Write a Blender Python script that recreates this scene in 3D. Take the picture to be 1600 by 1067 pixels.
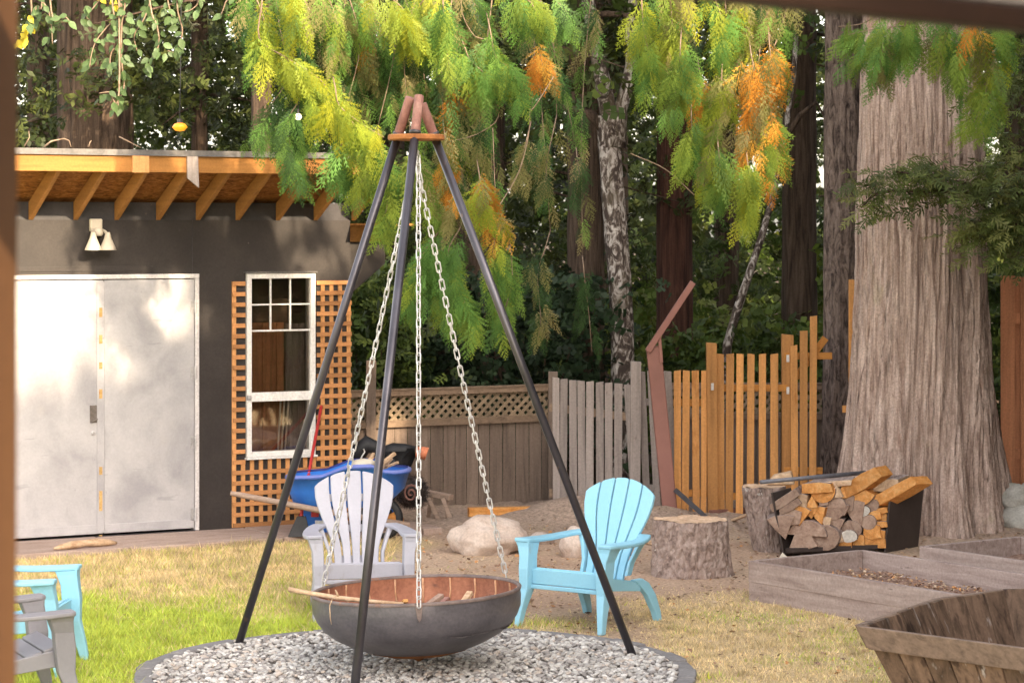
import bpy, bmesh, math, random
import numpy as np
from mathutils import Vector, Matrix, noise as mnoise

for _o in list(bpy.data.objects):
    bpy.data.objects.remove(_o, do_unlink=True)
SC = bpy.context.scene
COL = SC.collection
rnd = random.Random(7)
PI = math.pi

# ------------------------------------------------------------------ camera
F, CX, Y0, H = 4000.0, 800.0, 360.0, 2.45      # focal length, centre column, horizon row (photo pixels), eye height
cam_d = bpy.data.cameras.new('camera')
cam = bpy.data.objects.new('camera', cam_d)
COL.objects.link(cam)
cam.location = (0, 0, H)
cam.rotation_euler = (PI / 2, 0, 0)
cam_d.sensor_width = 36.0
cam_d.lens = 36.0 * F / 1600.0
cam_d.shift_y = -(533.5 - Y0) / 1600.0
cam_d.clip_start = 0.05
cam_d.clip_end = 3000
cam_d.dof.use_dof = True
cam_d.dof.focus_distance = 16.5
cam_d.dof.aperture_fstop = 9.0
SC.camera = cam

# ------------------------------------------------------------------ sky and sun
SUN_AZ = Vector((0.60, -0.80)).normalized()      # towards the sun, seen from above
SUN_EL = math.radians(25)
world = bpy.data.worlds.new('World')
SC.world = world
world.use_nodes = True
wn = world.node_tree.nodes
sky = wn.new('ShaderNodeTexSky')
sky.sky_type = 'NISHITA'
sky.sun_disc = False
sky.sun_elevation = SUN_EL
sky.sun_rotation = math.atan2(SUN_AZ.x, SUN_AZ.y)
sky.air_density = 1.0
sky.dust_density = 2.5
sky.ozone_density = 0.6
bg = wn['Background']
bg.inputs['Strength'].default_value = 0.15
hsv = wn.new('ShaderNodeHueSaturation')          # hazy afternoon air: a paler sky
hsv.inputs['Saturation'].default_value = 0.45
tint = wn.new('ShaderNodeMix'); tint.data_type = 'RGBA'; tint.blend_type = 'MULTIPLY'; tint.inputs[0].default_value = 1.0
tint.inputs[7].default_value = (1.0, 0.92, 0.83, 1)
world.node_tree.links.new(sky.outputs[0], hsv.inputs['Color'])
world.node_tree.links.new(hsv.outputs[0], tint.inputs[6])
world.node_tree.links.new(tint.outputs[2], bg.inputs['Color'])
sun_d = bpy.data.lights.new('sun', 'SUN')
sun_d.energy = 2.0
sun_d.angle = math.radians(0.9)
sun_d.color = (1.0, 0.79, 0.53)
sun = bpy.data.objects.new('sun', sun_d)
COL.objects.link(sun)
sun.location = (20, -16, 14)
_d = Vector((-SUN_AZ.x * math.cos(SUN_EL), -SUN_AZ.y * math.cos(SUN_EL), -math.sin(SUN_EL)))
sun.rotation_euler = _d.to_track_quat('-Z', 'Y').to_euler()
SC.view_settings.view_transform = 'Standard'
SC.view_settings.look = 'None'
SC.view_settings.exposure = 2.5
SC.view_settings.gamma = 1.0
SC.view_settings.use_curve_mapping = False
SC.cycles.use_denoising = True
SC.cycles.max_bounces = 6
SC.cycles.diffuse_bounces = 3
SC.cycles.glossy_bounces = 3
SC.cycles.transmission_bounces = 4
SC.cycles.transparent_max_bounces = 6

# ------------------------------------------------------------------ helpers
def P(x, y, D):
    """photo pixel at distance D -> world point"""
    return Vector(((x - CX) / F * D, D, H - (y - Y0) / F * D))
def G(x, y, z=0.0):
    """photo pixel on a level z -> world point"""
    return P(x, y, (H - z) * F / (y - Y0))

def tag(o, label=None, cat=None, group=None, kind=None):
    if label: o['label'] = label
    if cat: o['category'] = cat
    if group: o['group'] = group
    if kind: o['kind'] = kind
    return o
def thing(name, label, cat, loc=(0, 0, 0), rotz=0.0, group=None):
    o = bpy.data.objects.new(name, None)
    o.empty_display_size = 0.1
    COL.objects.link(o)
    o.location = loc
    o.rotation_euler = (0, 0, rotz)
    return tag(o, label, cat, group)

class MB:
    def __init__(s):
        s.v, s.f, s.m = [], [], []
    def add(s, vs, fs, mi=0):
        b = len(s.v)
        s.v += [tuple(v) for v in vs]
        s.f += [tuple(b + i for i in f) for f in fs]
        s.m += [mi] * len(fs)
        return s
    def box(s, a, b, mi=0):
        x0, y0, z0 = a; x1, y1, z1 = b
        return s.hexa([(x0,y0,z0),(x1,y0,z0),(x1,y1,z0),(x0,y1,z0)], [(x0,y0,z1),(x1,y0,z1),(x1,y1,z1),(x0,y1,z1)], mi)
    def hexa(s, lo, hi, mi=0):
        return s.add(list(lo) + list(hi), [(3,2,1,0),(4,5,6,7),(0,1,5,4),(1,2,6,5),(2,3,7,6),(3,0,4,7)], mi)
    def bar(s, p, q, w, h, up=(0, 0, 1), mi=0):
        """box from p to q, w across, h along up"""
        p, q, up = Vector(p), Vector(q), Vector(up)
        d = (q - p).normalized()
        sx = d.cross(up).normalized() * (w / 2)
        uz = sx.normalized().cross(d).normalized() * (h / 2)
        return s.hexa([p - sx - uz, p + sx - uz, p + sx + uz, p - sx + uz], [q - sx - uz, q + sx - uz, q + sx + uz, q - sx + uz], mi)
    def loft(s, secs, mi=0, cap=True, closed=True):
        """secs: list of equal-length rings"""
        n = len(secs[0]); vs = [p for r in secs for p in r]; fs = []
        for i in range(len(secs) - 1):
            for j in range(n if closed else n - 1):
                k = (j + 1) % n
                fs.append((i*n+j, i*n+k, (i+1)*n+k, (i+1)*n+j))
        if cap:
            fs.append(tuple(range(n - 1, -1, -1)))
            fs.append(tuple((len(secs) - 1) * n + j for j in range(n)))
        return s.add(vs, fs, mi)
    def tube(s, pts, rad, n=8, mi=0, cap=True):
        pts = [Vector(p) for p in pts]
        if not hasattr(rad, '__len__'): rad = [rad] * len(pts)
        rings = []; prev = None
        for i, p in enumerate(pts):
            d = (pts[min(i+1, len(pts)-1)] - pts[max(i-1, 0)]).normalized()
            if prev is None:
                a = d.orthogonal().normalized()
            else:
                a = (prev - d * prev.dot(d)).normalized()
            prev = a; b = d.cross(a)
            rings.append([p + (a * math.cos(2*PI*k/n) + b * math.sin(2*PI*k/n)) * rad[i] for k in range(n)])
        return s.loft(rings, mi, cap)
    def lathe(s, prof, n=32, mi=0, c=(0, 0, 0)):
        vs = []; fs = []
        for r, z in prof:
            for k in range(n):
                a = 2*PI*k/n
                vs.append((c[0] + r*math.cos(a), c[1] + r*math.sin(a), c[2] + z))
        for i in range(len(prof) - 1):
            for k in range(n):
                k2 = (k+1) % n
                fs.append((i*n+k, i*n+k2, (i+1)*n+k2, (i+1)*n+k))
        return s.add(vs, fs, mi)
    def prism(s, poly, ext, mi=0):
        """poly: list of 3-D points, ext: extrusion vector"""
        e = Vector(ext)
        return s.loft([[Vector(p) for p in poly], [Vector(p) + e for p in poly]], mi)
    def build(s, name, mat=None, parent=None, loc=(0, 0, 0), smooth=False, bevel=0, seg=2, rot=None):
        me = bpy.data.meshes.new(name)
        me.from_pydata(s.v, [], s.f)
        mats = mat if isinstance(mat, (list, tuple)) else [mat]
        for m in mats:
            if m: me.materials.append(m)
        if len(mats) > 1:
            me.polygons.foreach_set('material_index', s.m)
        bm = bmesh.new(); bm.from_mesh(me)
        bmesh.ops.recalc_face_normals(bm, faces=bm.faces)
        bm.to_mesh(me); bm.free()
        if smooth:
            me.polygons.foreach_set('use_smooth', [True] * len(me.polygons))
        me.update()
        o = bpy.data.objects.new(name, me)
        COL.objects.link(o)
        o.location = loc
        if rot: o.rotation_euler = rot
        if parent: o.parent = parent
        if bevel:
            b = o.modifiers.new('bevel', 'BEVEL'); b.width = bevel; b.segments = seg; b.limit_method = 'ANGLE'
        return o

def place_copy(o, parent=None, loc=None, rot=None):
    c = o.copy(); COL.objects.link(c); c.parent = parent
    if loc is not None: c.location = loc
    if rot is not None: c.rotation_euler = rot
    return c

def quads_mesh(name, Q, C=None, mat=None, parent=None, loc=(0, 0, 0), tri=False):
    """Q: (K,4|3,3) array of separate faces, C: (K,3) colours"""
    k = Q.shape[1]; K = Q.shape[0]
    me = bpy.data.meshes.new(name)
    me.vertices.add(K * k)
    me.vertices.foreach_set('co', (Q - np.array(loc)).astype(np.float32).ravel())
    me.loops.add(K * k); me.loops.foreach_set('vertex_index', np.arange(K * k, dtype=np.int32))
    me.polygons.add(K)
    me.polygons.foreach_set('loop_start', np.arange(0, K * k, k, dtype=np.int32))
    me.polygons.foreach_set('loop_total', np.full(K, k, dtype=np.int32))
    if C is not None:
        at = me.color_attributes.new('col', 'FLOAT_COLOR', 'POINT')
        cc = np.ones((K, k, 4), np.float32); cc[:, :, :3] = C[:, None, :]
        at.data.foreach_set('color', cc.ravel())
    me.update(calc_edges=True)
    if mat: me.materials.append(mat)
    o = bpy.data.objects.new(name, me); COL.objects.link(o); o.location = loc
    if parent: o.parent = parent
    return o

def unit(a): return a / np.maximum(np.linalg.norm(a, axis=-1, keepdims=True), 1e-9)
def instance(T, pos, d, n, sc):
    """T (N,k,3) template (grows along +y, faces +z) at pos with growth d, normal n, scale sc -> (M*N,k,3)"""
    d = unit(d); x = unit(np.cross(d, n)); n = np.cross(x, d)
    R = np.stack([x, d, n], axis=1)                     # rows: images of local axes
    out = np.einsum('nkc,mcj->mnkj', T, R) * sc[:, None, None, None] + pos[:, None, None, :]
    return out.reshape(-1, T.shape[1], 3)

def h2(ix, iy):
    v = np.sin(ix * 127.1 + iy * 311.7) * 43758.5453
    return v - np.floor(v)
def vnoise(x, y):
    x = np.asarray(x, float); y = np.asarray(y, float)
    ix, iy = np.floor(x), np.floor(y); fx, fy = x - ix, y - iy
    fx = fx*fx*(3-2*fx); fy = fy*fy*(3-2*fy)
    a = h2(ix, iy)*(1-fx) + h2(ix+1, iy)*fx
    b = h2(ix, iy+1)*(1-fx) + h2(ix+1, iy+1)*fx
    return a*(1-fy) + b*fy
def fbm(x, y, o=4):
    s = 0; a = .5
    for i in range(o):
        s = s + a*vnoise(np.asarray(x)*2**i + 17.3*i, np.asarray(y)*2**i + 5.1*i); a *= .5
    return s / (1 - .5**o)
def sstep(a, b, x):
    t = np.clip((np.asarray(x, float) - a) / (b - a), 0, 1); return t*t*(3-2*t)

# ------------------------------------------------------------------ materials
MATS = {}
def mat(name, stops, scale=(6, 6, 6), rough=.8, bump=.15, bscale=None, metallic=0, rand=.12, detail=6, distort=0.0,
        spots=None, spec=.3, fine=.15, bdist=.01, rings=None):
    """noise -> ramp, per-object random offset and brightness; spots = [(colour, scale3, threshold, softness, amount)]"""
    m = bpy.data.materials.new(name); m.use_nodes = True
    N, L = m.node_tree.nodes, m.node_tree.links
    b = N['Principled BSDF']
    tc = N.new('ShaderNodeTexCoord'); oi = N.new('ShaderNodeObjectInfo')
    vm = N.new('ShaderNodeVectorMath'); vm.operation = 'MULTIPLY_ADD'
    L.new(oi.outputs['Random'], vm.inputs[0]); vm.inputs[1].default_value = (31.7, 57.3, 91.1)
    L.new(tc.outputs['Object'], vm.inputs[2])
    def nz(sc, det, dis=0.0, r=.6):
        mp = N.new('ShaderNodeMapping'); mp.inputs['Scale'].default_value = sc
        L.new(vm.outputs[0], mp.inputs['Vector'])
        t = N.new('ShaderNodeTexNoise'); t.inputs['Scale'].default_value = 1; t.inputs['Detail'].default_value = det
        t.inputs['Roughness'].default_value = r; t.inputs['Distortion'].default_value = dis
        L.new(mp.outputs[0], t.inputs['Vector'])
        return t.outputs[0]
    n1 = nz(scale, detail, distort)
    rp = N.new('ShaderNodeValToRGB')
    el = rp.color_ramp.elements
    while len(el) < len(stops): el.new(.5)
    for i, (p, c) in enumerate(stops):
        el[i].position = p; el[i].color = (*c, 1)
    L.new(n1, rp.inputs[0])
    col = rp.outputs[0]
    for (sc_col, ssc, th, soft, amt) in (spots or []):
        ns = nz(ssc, 3)
        mr = N.new('ShaderNodeMapRange'); mr.inputs[1].default_value = th; mr.inputs[2].default_value = th + soft
        mr.inputs[4].default_value = amt
        L.new(ns, mr.inputs[0])
        mx = N.new('ShaderNodeMix'); mx.data_type = 'RGBA'
        L.new(mr.outputs[0], mx.inputs[0]); L.new(col, mx.inputs[6]); mx.inputs[7].default_value = (*sc_col, 1)
        col = mx.outputs[2]
    if rings:               # growth rings and drying cracks on a cut end (axis y)
        wv = N.new('ShaderNodeTexWave'); wv.wave_type = 'RINGS'; wv.rings_direction = 'Y'
        wv.inputs['Scale'].default_value = rings; wv.inputs['Distortion'].default_value = 2.5; wv.inputs['Detail'].default_value = 3; wv.inputs['Detail Scale'].default_value = 2.5
        L.new(tc.outputs['Object'], wv.inputs['Vector'])
        mrr = N.new('ShaderNodeMapRange'); mrr.inputs[3].default_value = .90; mrr.inputs[4].default_value = 1.05; L.new(wv.outputs['Fac'], mrr.inputs[0])
        hr = N.new('ShaderNodeHueSaturation'); L.new(col, hr.inputs['Color']); L.new(mrr.outputs[0], hr.inputs['Value']); col = hr.outputs[0]
    if rand or fine:
        nf = nz((60, 60, 60), 3)
        a = N.new('ShaderNodeMapRange'); a.inputs[3].default_value = 1 - rand; a.inputs[4].default_value = 1 + rand
        L.new(oi.outputs['Random'], a.inputs[0])
        f = N.new('ShaderNodeMapRange'); f.inputs[1].default_value = .3; f.inputs[2].default_value = .7
        f.inputs[3].default_value = 1 - fine; f.inputs[4].default_value = 1 + fine
        L.new(nf, f.inputs[0])
        mu = N.new('ShaderNodeMath'); mu.operation = 'MULTIPLY'; L.new(a.outputs[0], mu.inputs[0]); L.new(f.outputs[0], mu.inputs[1])
        hs = N.new('ShaderNodeHueSaturation'); L.new(col, hs.inputs['Color']); L.new(mu.outputs[0], hs.inputs['Value'])
        col = hs.outputs[0]
    L.new(col, b.inputs['Base Color'])
    b.inputs['Roughness'].default_value = rough
    b.inputs['Metallic'].default_value = metallic
    b.inputs['Specular IOR Level'].default_value = spec
    if bump:
        bp = N.new('ShaderNodeBump'); bp.inputs['Strength'].default_value = bump; bp.inputs['Distance'].default_value = bdist
        L.new(nz(bscale or scale, 8), bp.inputs['Height']); L.new(bp.outputs[0], b.inputs['Normal'])
    MATS[name] = m
    return m

def leafmat(name, trans=.35, rough=.55, var=.25, nscale=9.0):
    """colour from the 'col' attribute, some light through the leaf"""
    m = bpy.data.materials.new(name); m.use_nodes = True
    N, L = m.node_tree.nodes, m.node_tree.links
    b = N['Principled BSDF']; out = N['Material Output']
    at = N.new('ShaderNodeAttribute'); at.attribute_name = 'col'
    tc = N.new('ShaderNodeTexCoord'); t = N.new('ShaderNodeTexNoise'); t.inputs['Scale'].default_value = nscale
    L.new(tc.outputs['Object'], t.inputs['Vector'])
    mr = N.new('ShaderNodeMapRange'); mr.inputs[1].default_value = .3; mr.inputs[2].default_value = .7
    mr.inputs[3].default_value = 1 - var; mr.inputs[4].default_value = 1 + var
    L.new(t.outputs[0], mr.inputs[0])
    hs = N.new('ShaderNodeHueSaturation'); L.new(at.outputs['Color'], hs.inputs['Color']); L.new(mr.outputs[0], hs.inputs['Value'])
    L.new(hs.outputs[0], b.inputs['Base Color']); b.inputs['Roughness'].default_value = rough
    b.inputs['Specular IOR Level'].default_value = .25
    if trans:
        tr = N.new('ShaderNodeBsdfTranslucent'); L.new(hs.outputs[0], tr.inputs['Color'])
        mx = N.new('ShaderNodeMixShader'); mx.inputs[0].default_value = trans
        L.new(b.outputs[0], mx.inputs[1]); L.new(tr.outputs[0], mx.inputs[2]); L.new(mx.outputs[0], out.inputs['Surface'])
    MATS[name] = m
    return m

# wood with the grain along z (V), along x (X) or along y (Y)
def wood(name, c, axis='Z', rough=.75, rand=.18, contrast=.45, spots=None, bump=.25, sc=26, spec=.25):
    c = np.array(c); lo = tuple(c * (1 - contrast)); hi = tuple(np.minimum(c * (1 + contrast * .6), .95))
    s = {'Z': (sc, sc, sc*.06), 'X': (sc*.06, sc, sc), 'Y': (sc, sc*.06, sc)}[axis]
    return mat(name, [(.3, lo), (.5, tuple(c)), (.72, hi)], s, rough, bump, None, 0, rand, 7, .6, spots, spec, .12)

wood('fascia_wood', (.34, .155, .042), 'X', rand=.08, contrast=.25, spots=[((.25, .10, .03), (2.2, 9, 9), .66, .06, .7)])
wood('rafter_wood', (.34, .165, .052), 'Y', rand=.12, contrast=.22)
mat('osb', [(.35, (.16, .06, .015)), (.5, (.30, .125, .032)), (.68, (.46, .22, .07))], (14, 32, 30), .85, .2, None, 0, .05, 5, 1.2)
mat('shed_paint', [(.35, (.030, .025, .024)), (.65, (.043, .036, .034))], (3, 3, 3), .5, .05, (70, 70, 70), 0, .03, 5, 0,
    spots=[((.20, .17, .16), (22, 22, 22), .74, .03, .5)], spec=.4)
mat('door_steel', [(.34, (.31, .305, .325)), (.5, (.40, .392, .41)), (.66, (.46, .45, .465))], (2.4, 2.4, 2.0), .42, .05, (40, 40, 40), 0, .04, 9, .4,
    spots=[((.18, .18, .20), (11, 11, 9), .69, .05, .45), ((.50, .44, .37), (1.3, 1.3, 1.1), .58, .12, .35), ((.26, .26, .28), (2, 2, 12), .68, .03, .5), ((.22, .22, .23), (5, 5, .7), .70, .05, .45)], spec=.5, fine=.05)
mat('white_paint', [(.3, (.66, .64, .62)), (.7, (.80, .78, .76))], (7, 7, 4), .5, .05, None, 0, .02, 5, spots=[((.42, .38, .34), (14, 14, 5), .68, .04, .5)])
mat('frame_paint', [(.3, (.52, .49, .50)), (.7, (.66, .63, .63))], (7, 7, 4), .5, .05, None, 0, .02, 5, spots=[((.32, .28, .26), (14, 14, 5), .68, .04, .5)])
wood('lattice_x', (.48, .225, .09), 'X', rand=.28, contrast=.22)
wood('lattice_z', (.56, .28, .11), 'Z', rand=.12, contrast=.2)
mat('drip_metal', [(.3, (.10, .095, .095)), (.7, (.17, .16, .155))], (8, 8, 8), .5, .05, metallic=.3)
mat('dark_metal', [(.3, (.030, .028, .032)), (.7, (.060, .055, .060))], (9, 9, 9), .45, .1, spots=[((.16, .12, .10), (24, 24, 24), .70, .04, .6)], spec=.5)
mat('tripod_paint', [(.3, (.050, .046, .056)), (.7, (.10, .094, .11))], (6, 6, 3), .30, .04, (60, 60, 60), .55,
    spots=[((.22, .14, .10), (16, 16, 6), .69, .05, .6), ((.30, .28, .27), (40, 40, 20), .74, .02, .6)], spec=.55, fine=.03)
mat('rust_pipe', [(.3, (.16, .075, .060)), (.6, (.27, .135, .11)), (.75, (.34, .20, .16))], (12, 12, 6), .7, .15, spots=[((.10, .05, .04), (20, 20, 12), .66, .06, .7)])
mat('rust_plate', [(.3, (.20, .075, .025)), (.6, (.36, .145, .045)), (.78, (.46, .20, .07))], (14, 14, 14), .8, .3, spots=[((.09, .04, .025), (18, 18, 18), .64, .08, .7)])
mat('chain_steel', [(.3, (.50, .49, .49)), (.7, (.70, .69, .69))], (20, 20, 20), .35, .05, metallic=.35, rand=.12, spec=.6)
mat('bowl_steel', [(.32, (.080, .074, .084)), (.5, (.125, .115, .128)), (.7, (.18, .16, .17))], (3, 3, 5), .38, .06, (40, 40, 40), .2,
    spots=[((.02, .018, .018), (30, 30, 30), .745, .015, .9), ((.20, .10, .075), (3.5, 3.5, 5), .64, .10, .5)], spec=.5, rand=0)
mat('bowl_rust', [(.3, (.20, .075, .045)), (.55, (.33, .135, .08)), (.75, (.44, .20, .12))], (7, 7, 4), .8, .2, spots=[((.08, .05, .045), (5, 5, 8), .62, .1, .7)], rand=.06)
mat('rim_steel', [(.3, (.13, .10, .095)), (.7, (.24, .18, .16))], (8, 8, 8), .55, .1, spots=[((.30, .14, .08), (14, 14, 14), .62, .06, .6)], rand=0)
mat('ash', [(.3, (.05, .045, .045)), (.5, (.14, .12, .12)), (.7, (.30, .27, .26))], (26, 26, 26), .95, .6, None, 0, 0, 8)
mat('blue_plastic', [(.3, (.25, .53, .69)), (.7, (.295, .59, .75))], (3, 3, 3), .42, .03, (90, 90, 90), 0, .03, 4, spots=[((.45, .60, .62), (9, 9, 9), .70, .1, .25), ((.34, .36, .34), (16, 16, 7), .66, .1, .32)], spec=.45, fine=.03)
mat('lavender_plastic', [(.3, (.37, .37, .435)), (.7, (.42, .42, .485))], (3, 3, 3), .45, .03, (90, 90, 90), 0, .02, 4, spots=[((.27, .25, .24), (14, 14, 7), .63, .1, .35)], spec=.45, fine=.03)
mat('grey_plastic', [(.3, (.19, .185, .21)), (.7, (.23, .225, .25))], (3, 3, 3), .45, .03, (90, 90, 90), 0, .02, 4, spec=.45, fine=.03)
mat('tub_blue', [(.3, (.02, .12, .50)), (.7, (.03, .18, .62))], (3, 3, 3), .4, .03, (60, 60, 60), 0, .03, 4, spots=[((.18, .22, .52), (5, 5, 8), .6, .12, .5)], spec=.5, fine=.03)
mat('tub_faded', [(.3, (.14, .18, .52)), (.7, (.22, .27, .62))], (3, 3, 3), .5, .03, (60, 60, 60), 0, .03, 4, fine=.03)
wood('old_handle', (.34, .25, .20), 'X', contrast=.3)
wood('old_board', (.200, .150, .120), 'Z', rand=.22, contrast=.30, spots=[((.05, .035, .03), (11, 11, 6), .73, .03, .8), ((.30, .235, .19), (5, 5, .8), .62, .1, .4)])
wood('old_rail', (.235, .165, .115), 'X', rand=.12, contrast=.3)
wood('old_lattice', (.26, .195, .13), 'Z', rand=.22, contrast=.25)
wood('grey_picket', (.30, .255, .235), 'Z', rand=.16, contrast=.28, spots=[((.12, .09, .08), (9, 9, 3), .70, .05, .6)])
wood('orange_picket', (.52, .25, .085), 'Z', rand=.3, contrast=.25, spots=[((.34, .13, .03), (8, 8, 2.5), .66, .05, .6)])
wood('orange_rail', (.50, .22, .055), 'X', rand=.12, contrast=.25)
wood('red_board', (.52, .225, .115), 'Z', rand=.16, contrast=.25, spots=[((.12, .05, .03), (10, 10, 10), .73, .02, .8)])
mat('red_steel', [(.3, (.21, .085, .065)), (.7, (.29, .125, .10))], (3, 3, 2), .5, .05, (50, 50, 50), 0, .05, 5, spots=[((.12, .05, .04), (8, 8, 4), .66, .08, .5)], spec=.5, fine=.03)
mat('cedar_bark', [(.30, (.17, .110, .088)), (.43, (.38, .275, .228)), (.60, (.54, .415, .355)), (.8, (.64, .52, .46))], (24, 24, 1.3), .92, 1.0, (30, 30, 1.6), 0, 0, 9, .6,
    spots=[((.34, .17, .12), (3, 3, 1.2), .63, .1, .55), ((.27, .26, .12), (2.6, 2.6, 1.6), .66, .1, .5)], fine=.25, bdist=.03)
mat('dark_bark', [(.34, (.030, .020, .014)), (.5, (.078, .052, .037)), (.68, (.13, .092, .068))], (22, 22, 2), .95, .9, (26, 26, 2.4), 0, .08, 8, .8, bdist=.03)
mat('fir_bark', [(.36, (.045, .032, .028)), (.5, (.165, .120, .100)), (.66, (.27, .205, .175))], (20, 20, 6.5), .95, 1.0, (22, 22, 7), 0, .0, 9, 1.2, bdist=.05)
mat('red_bark', [(.34, (.028, .012, .009)), (.5, (.066, .029, .020)), (.68, (.11, .052, .036))], (26, 26, 1.6), .95, .8, (28, 28, 1.8), 0, .08, 8, .6, bdist=.03)
mat('alder_bark', [(.44, (.050, .036, .030)), (.51, (.14, .11, .092)), (.58, (.40, .36, .33)), (.74, (.56, .52, .48))], (13, 13, 7), .85, .4, (20, 20, 14), 0, .0, 8, 1.6,
    spots=[((.10, .08, .05), (3.5, 3.5, 1.5), .56, .12, .8)])
mat('twig_bark', [(.3, (.16, .11, .075)), (.7, (.30, .22, .16))], (20, 20, 20), .9, .2)
mat('stump_bark', [(.32, (.15, .105, .09)), (.48, (.34, .255, .222)), (.7, (.46, .37, .33))], (14, 14, 8), .95, 1.0, (20, 20, 11), 0, 0, 9, 1.2,
    spots=[((.62, .58, .54), (10, 10, 10), .68, .03, .8)], bdist=.04)
mat('stump_top', [(.3, (.42, .27, .17)), (.5, (.58, .40, .27)), (.7, (.68, .50, .36))], (22, 22, 22), .9, .4, (40, 12, 40), 0, .05, 8, .6)
mat('log_orange', [(.3, (.50, .195, .045)), (.5, (.64, .28, .075)), (.72, (.72, .40, .15))], (9, 9, 34), .8, .3, (14, 14, 50), 0, .14, 6, .8)
mat('log_tan', [(.3, (.36, .22, .13)), (.5, (.52, .36, .23)), (.72, (.62, .46, .32))], (12, 12, 30), .85, .3, (14, 14, 50), 0, .14, 6, .8)
mat('log_brown', [(.3, (.22, .14, .105)), (.5, (.32, .215, .165)), (.72, (.40, .29, .23))], (12, 12, 24), .85, .3, (14, 14, 40), 0, .14, 6, .8)
mat('log_white', [(.3, (.52, .48, .43)), (.7, (.70, .66, .60))], (20, 20, 20), .85, .2, None, 0, .05, 6, .8)
mat('log_bark', [(.34, (.16, .118, .102)), (.5, (.32, .25, .225)), (.7, (.46, .385, .35))], (26, 14, 26), .95, .8, None, 0, .15, 8, 1.0, bdist=.02)
for _n2 in ('orange', 'tan', 'brown', 'white'):
    _c2 = {'orange': [(.3, (.46, .19, .05)), (.5, (.62, .29, .09)), (.72, (.72, .42, .18))], 'tan': [(.3, (.38, .24, .15)), (.5, (.55, .39, .26)), (.72, (.66, .50, .36))],
           'brown': [(.3, (.22, .14, .105)), (.5, (.34, .235, .18)), (.72, (.42, .31, .245))], 'white': [(.3, (.50, .46, .41)), (.5, (.62, .58, .52)), (.7, (.70, .66, .60))]}[_n2]
    mat('end_' + _n2, _c2, (14, 14, 14), .88, .5, (60, 8, 60), 0, .16, 7, 1.0, spots=[((.13, .075, .045), (9, 3, 34), .72, .03, .6)], rings=42.0)
mat('rack_steel', [(.3, (.040, .030, .028)), (.7, (.065, .050, .046))], (5, 5, 5), .6, .08, (50, 50, 50), 0, .03, spots=[((.10, .06, .045), (9, 9, 9), .66, .08, .5)], fine=.03)
mat('pipe_steel', [(.3, (.15, .15, .17)), (.7, (.24, .24, .27))], (10, 10, 10), .5, .05, metallic=.3)
mat('bed_board', [(.3, (.26, .190, .168)), (.5, (.36, .280, .25)), (.7, (.44, .35, .315))], (2, 22, 22), .85, .2, None, 0, .10, 7, .5, spots=[((.12, .09, .08), (4, 12, 26), .70, .03, .7)])
mat('bed_soil', [(.34, (.18, .105, .075)), (.5, (.32, .20, .15)), (.66, (.48, .33, .25))], (28, 28, 28), .95, .8, (46, 46, 46), 0, 0, 9, 0, bdist=.03)
wood('tub_board', (.17, .110, .075), 'Z', rand=.35, contrast=.6, sc=20, spots=[((.05, .030, .022), (14, 14, 1.2), .54, .1, .85), ((.52, .47, .44), (16, 16, 1.0), .62, .08, .6)])
wood('tub_band', (.21, .150, .115), 'X', rand=.1, contrast=.4, spots=[((.10, .07, .06), (2, 14, 14), .62, .06, .6)])
mat('granite', [(.3, (.36, .27, .22)), (.5, (.52, .42, .36)), (.7, (.64, .55, .49))], (5, 5, 5), .85, .3, (22, 22, 22), 0, .06, 9, .5, spots=[((.40, .26, .18), (3, 3, 3), .58, .12, .5), ((.25, .22, .21), (30, 30, 30), .67, .03, .5)], bdist=.02)
mat('grey_rock', [(.3, (.28, .26, .23)), (.5, (.42, .40, .36)), (.7, (.54, .52, .47))], (5, 5, 5), .85, .3, (22, 22, 22), 0, .1, 9, .5, spots=[((.30, .32, .22), (4, 4, 4), .58, .12, .5)], bdist=.02)
mat('edging', [(.3, (.17, .16, .16)), (.7, (.26, .245, .24))], (8, 8, 8), .9, .3, (50, 50, 50), 0, .10, 7)
mat('path_slab', [(.3, (.30, .215, .180)), (.5, (.38, .285, .24)), (.7, (.44, .34, .29))], (3, 12, 12), .9, .2, (30, 30, 30), 0, .04, 8, .5, spots=[((.22, .16, .14), (2.5, 8, 8), .62, .1, .5)])
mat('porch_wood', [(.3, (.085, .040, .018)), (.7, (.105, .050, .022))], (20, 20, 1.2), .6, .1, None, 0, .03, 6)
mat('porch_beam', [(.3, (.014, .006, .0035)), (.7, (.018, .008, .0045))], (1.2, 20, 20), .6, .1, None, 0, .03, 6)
mat('porch_grey', [(.3, (.11, .10, .095)), (.7, (.14, .125, .12))], (4, 4, 4), .6, .05, None, 0, .03, 6)
mat('black_rubber', [(.3, (.012, .012, .014)), (.7, (.030, .030, .034))], (9, 9, 9), .5, .1)
mat('bristle', [(.35, (.012, .010, .010)), (.55, (.045, .035, .033)), (.8, (.20, .16, .15))], (30, 30, 30), .6, .3, fine=.4)
mat('terracotta', [(.3, (.42, .13, .07)), (.7, (.55, .20, .11))], (9, 9, 9), .6, .1)
mat('red_handle', [(.3, (.45, .03, .03)), (.7, (.60, .05, .05))], (9, 9, 3), .45, .05)
mat('cream', [(.3, (.58, .52, .42)), (.7, (.68, .62, .52))], (9, 9, 9), .5, .05, fine=.03)
mat('yellow_paint', [(.3, (.62, .48, .05)), (.7, (.74, .60, .10))], (30, 30, 30), .6, .05)
mat('tape', [(.3, (.42, .26, .09)), (.7, (.48, .33, .14))], (30, 30, 30), .6, .05, spots=[((.34, .14, .03), (20, 20, 20), .6, .05, .8)])
mat('lock_metal', [(.3, (.15, .13, .12)), (.7, (.28, .25, .23))], (14, 14, 14), .45, .05, metallic=.6)
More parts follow.
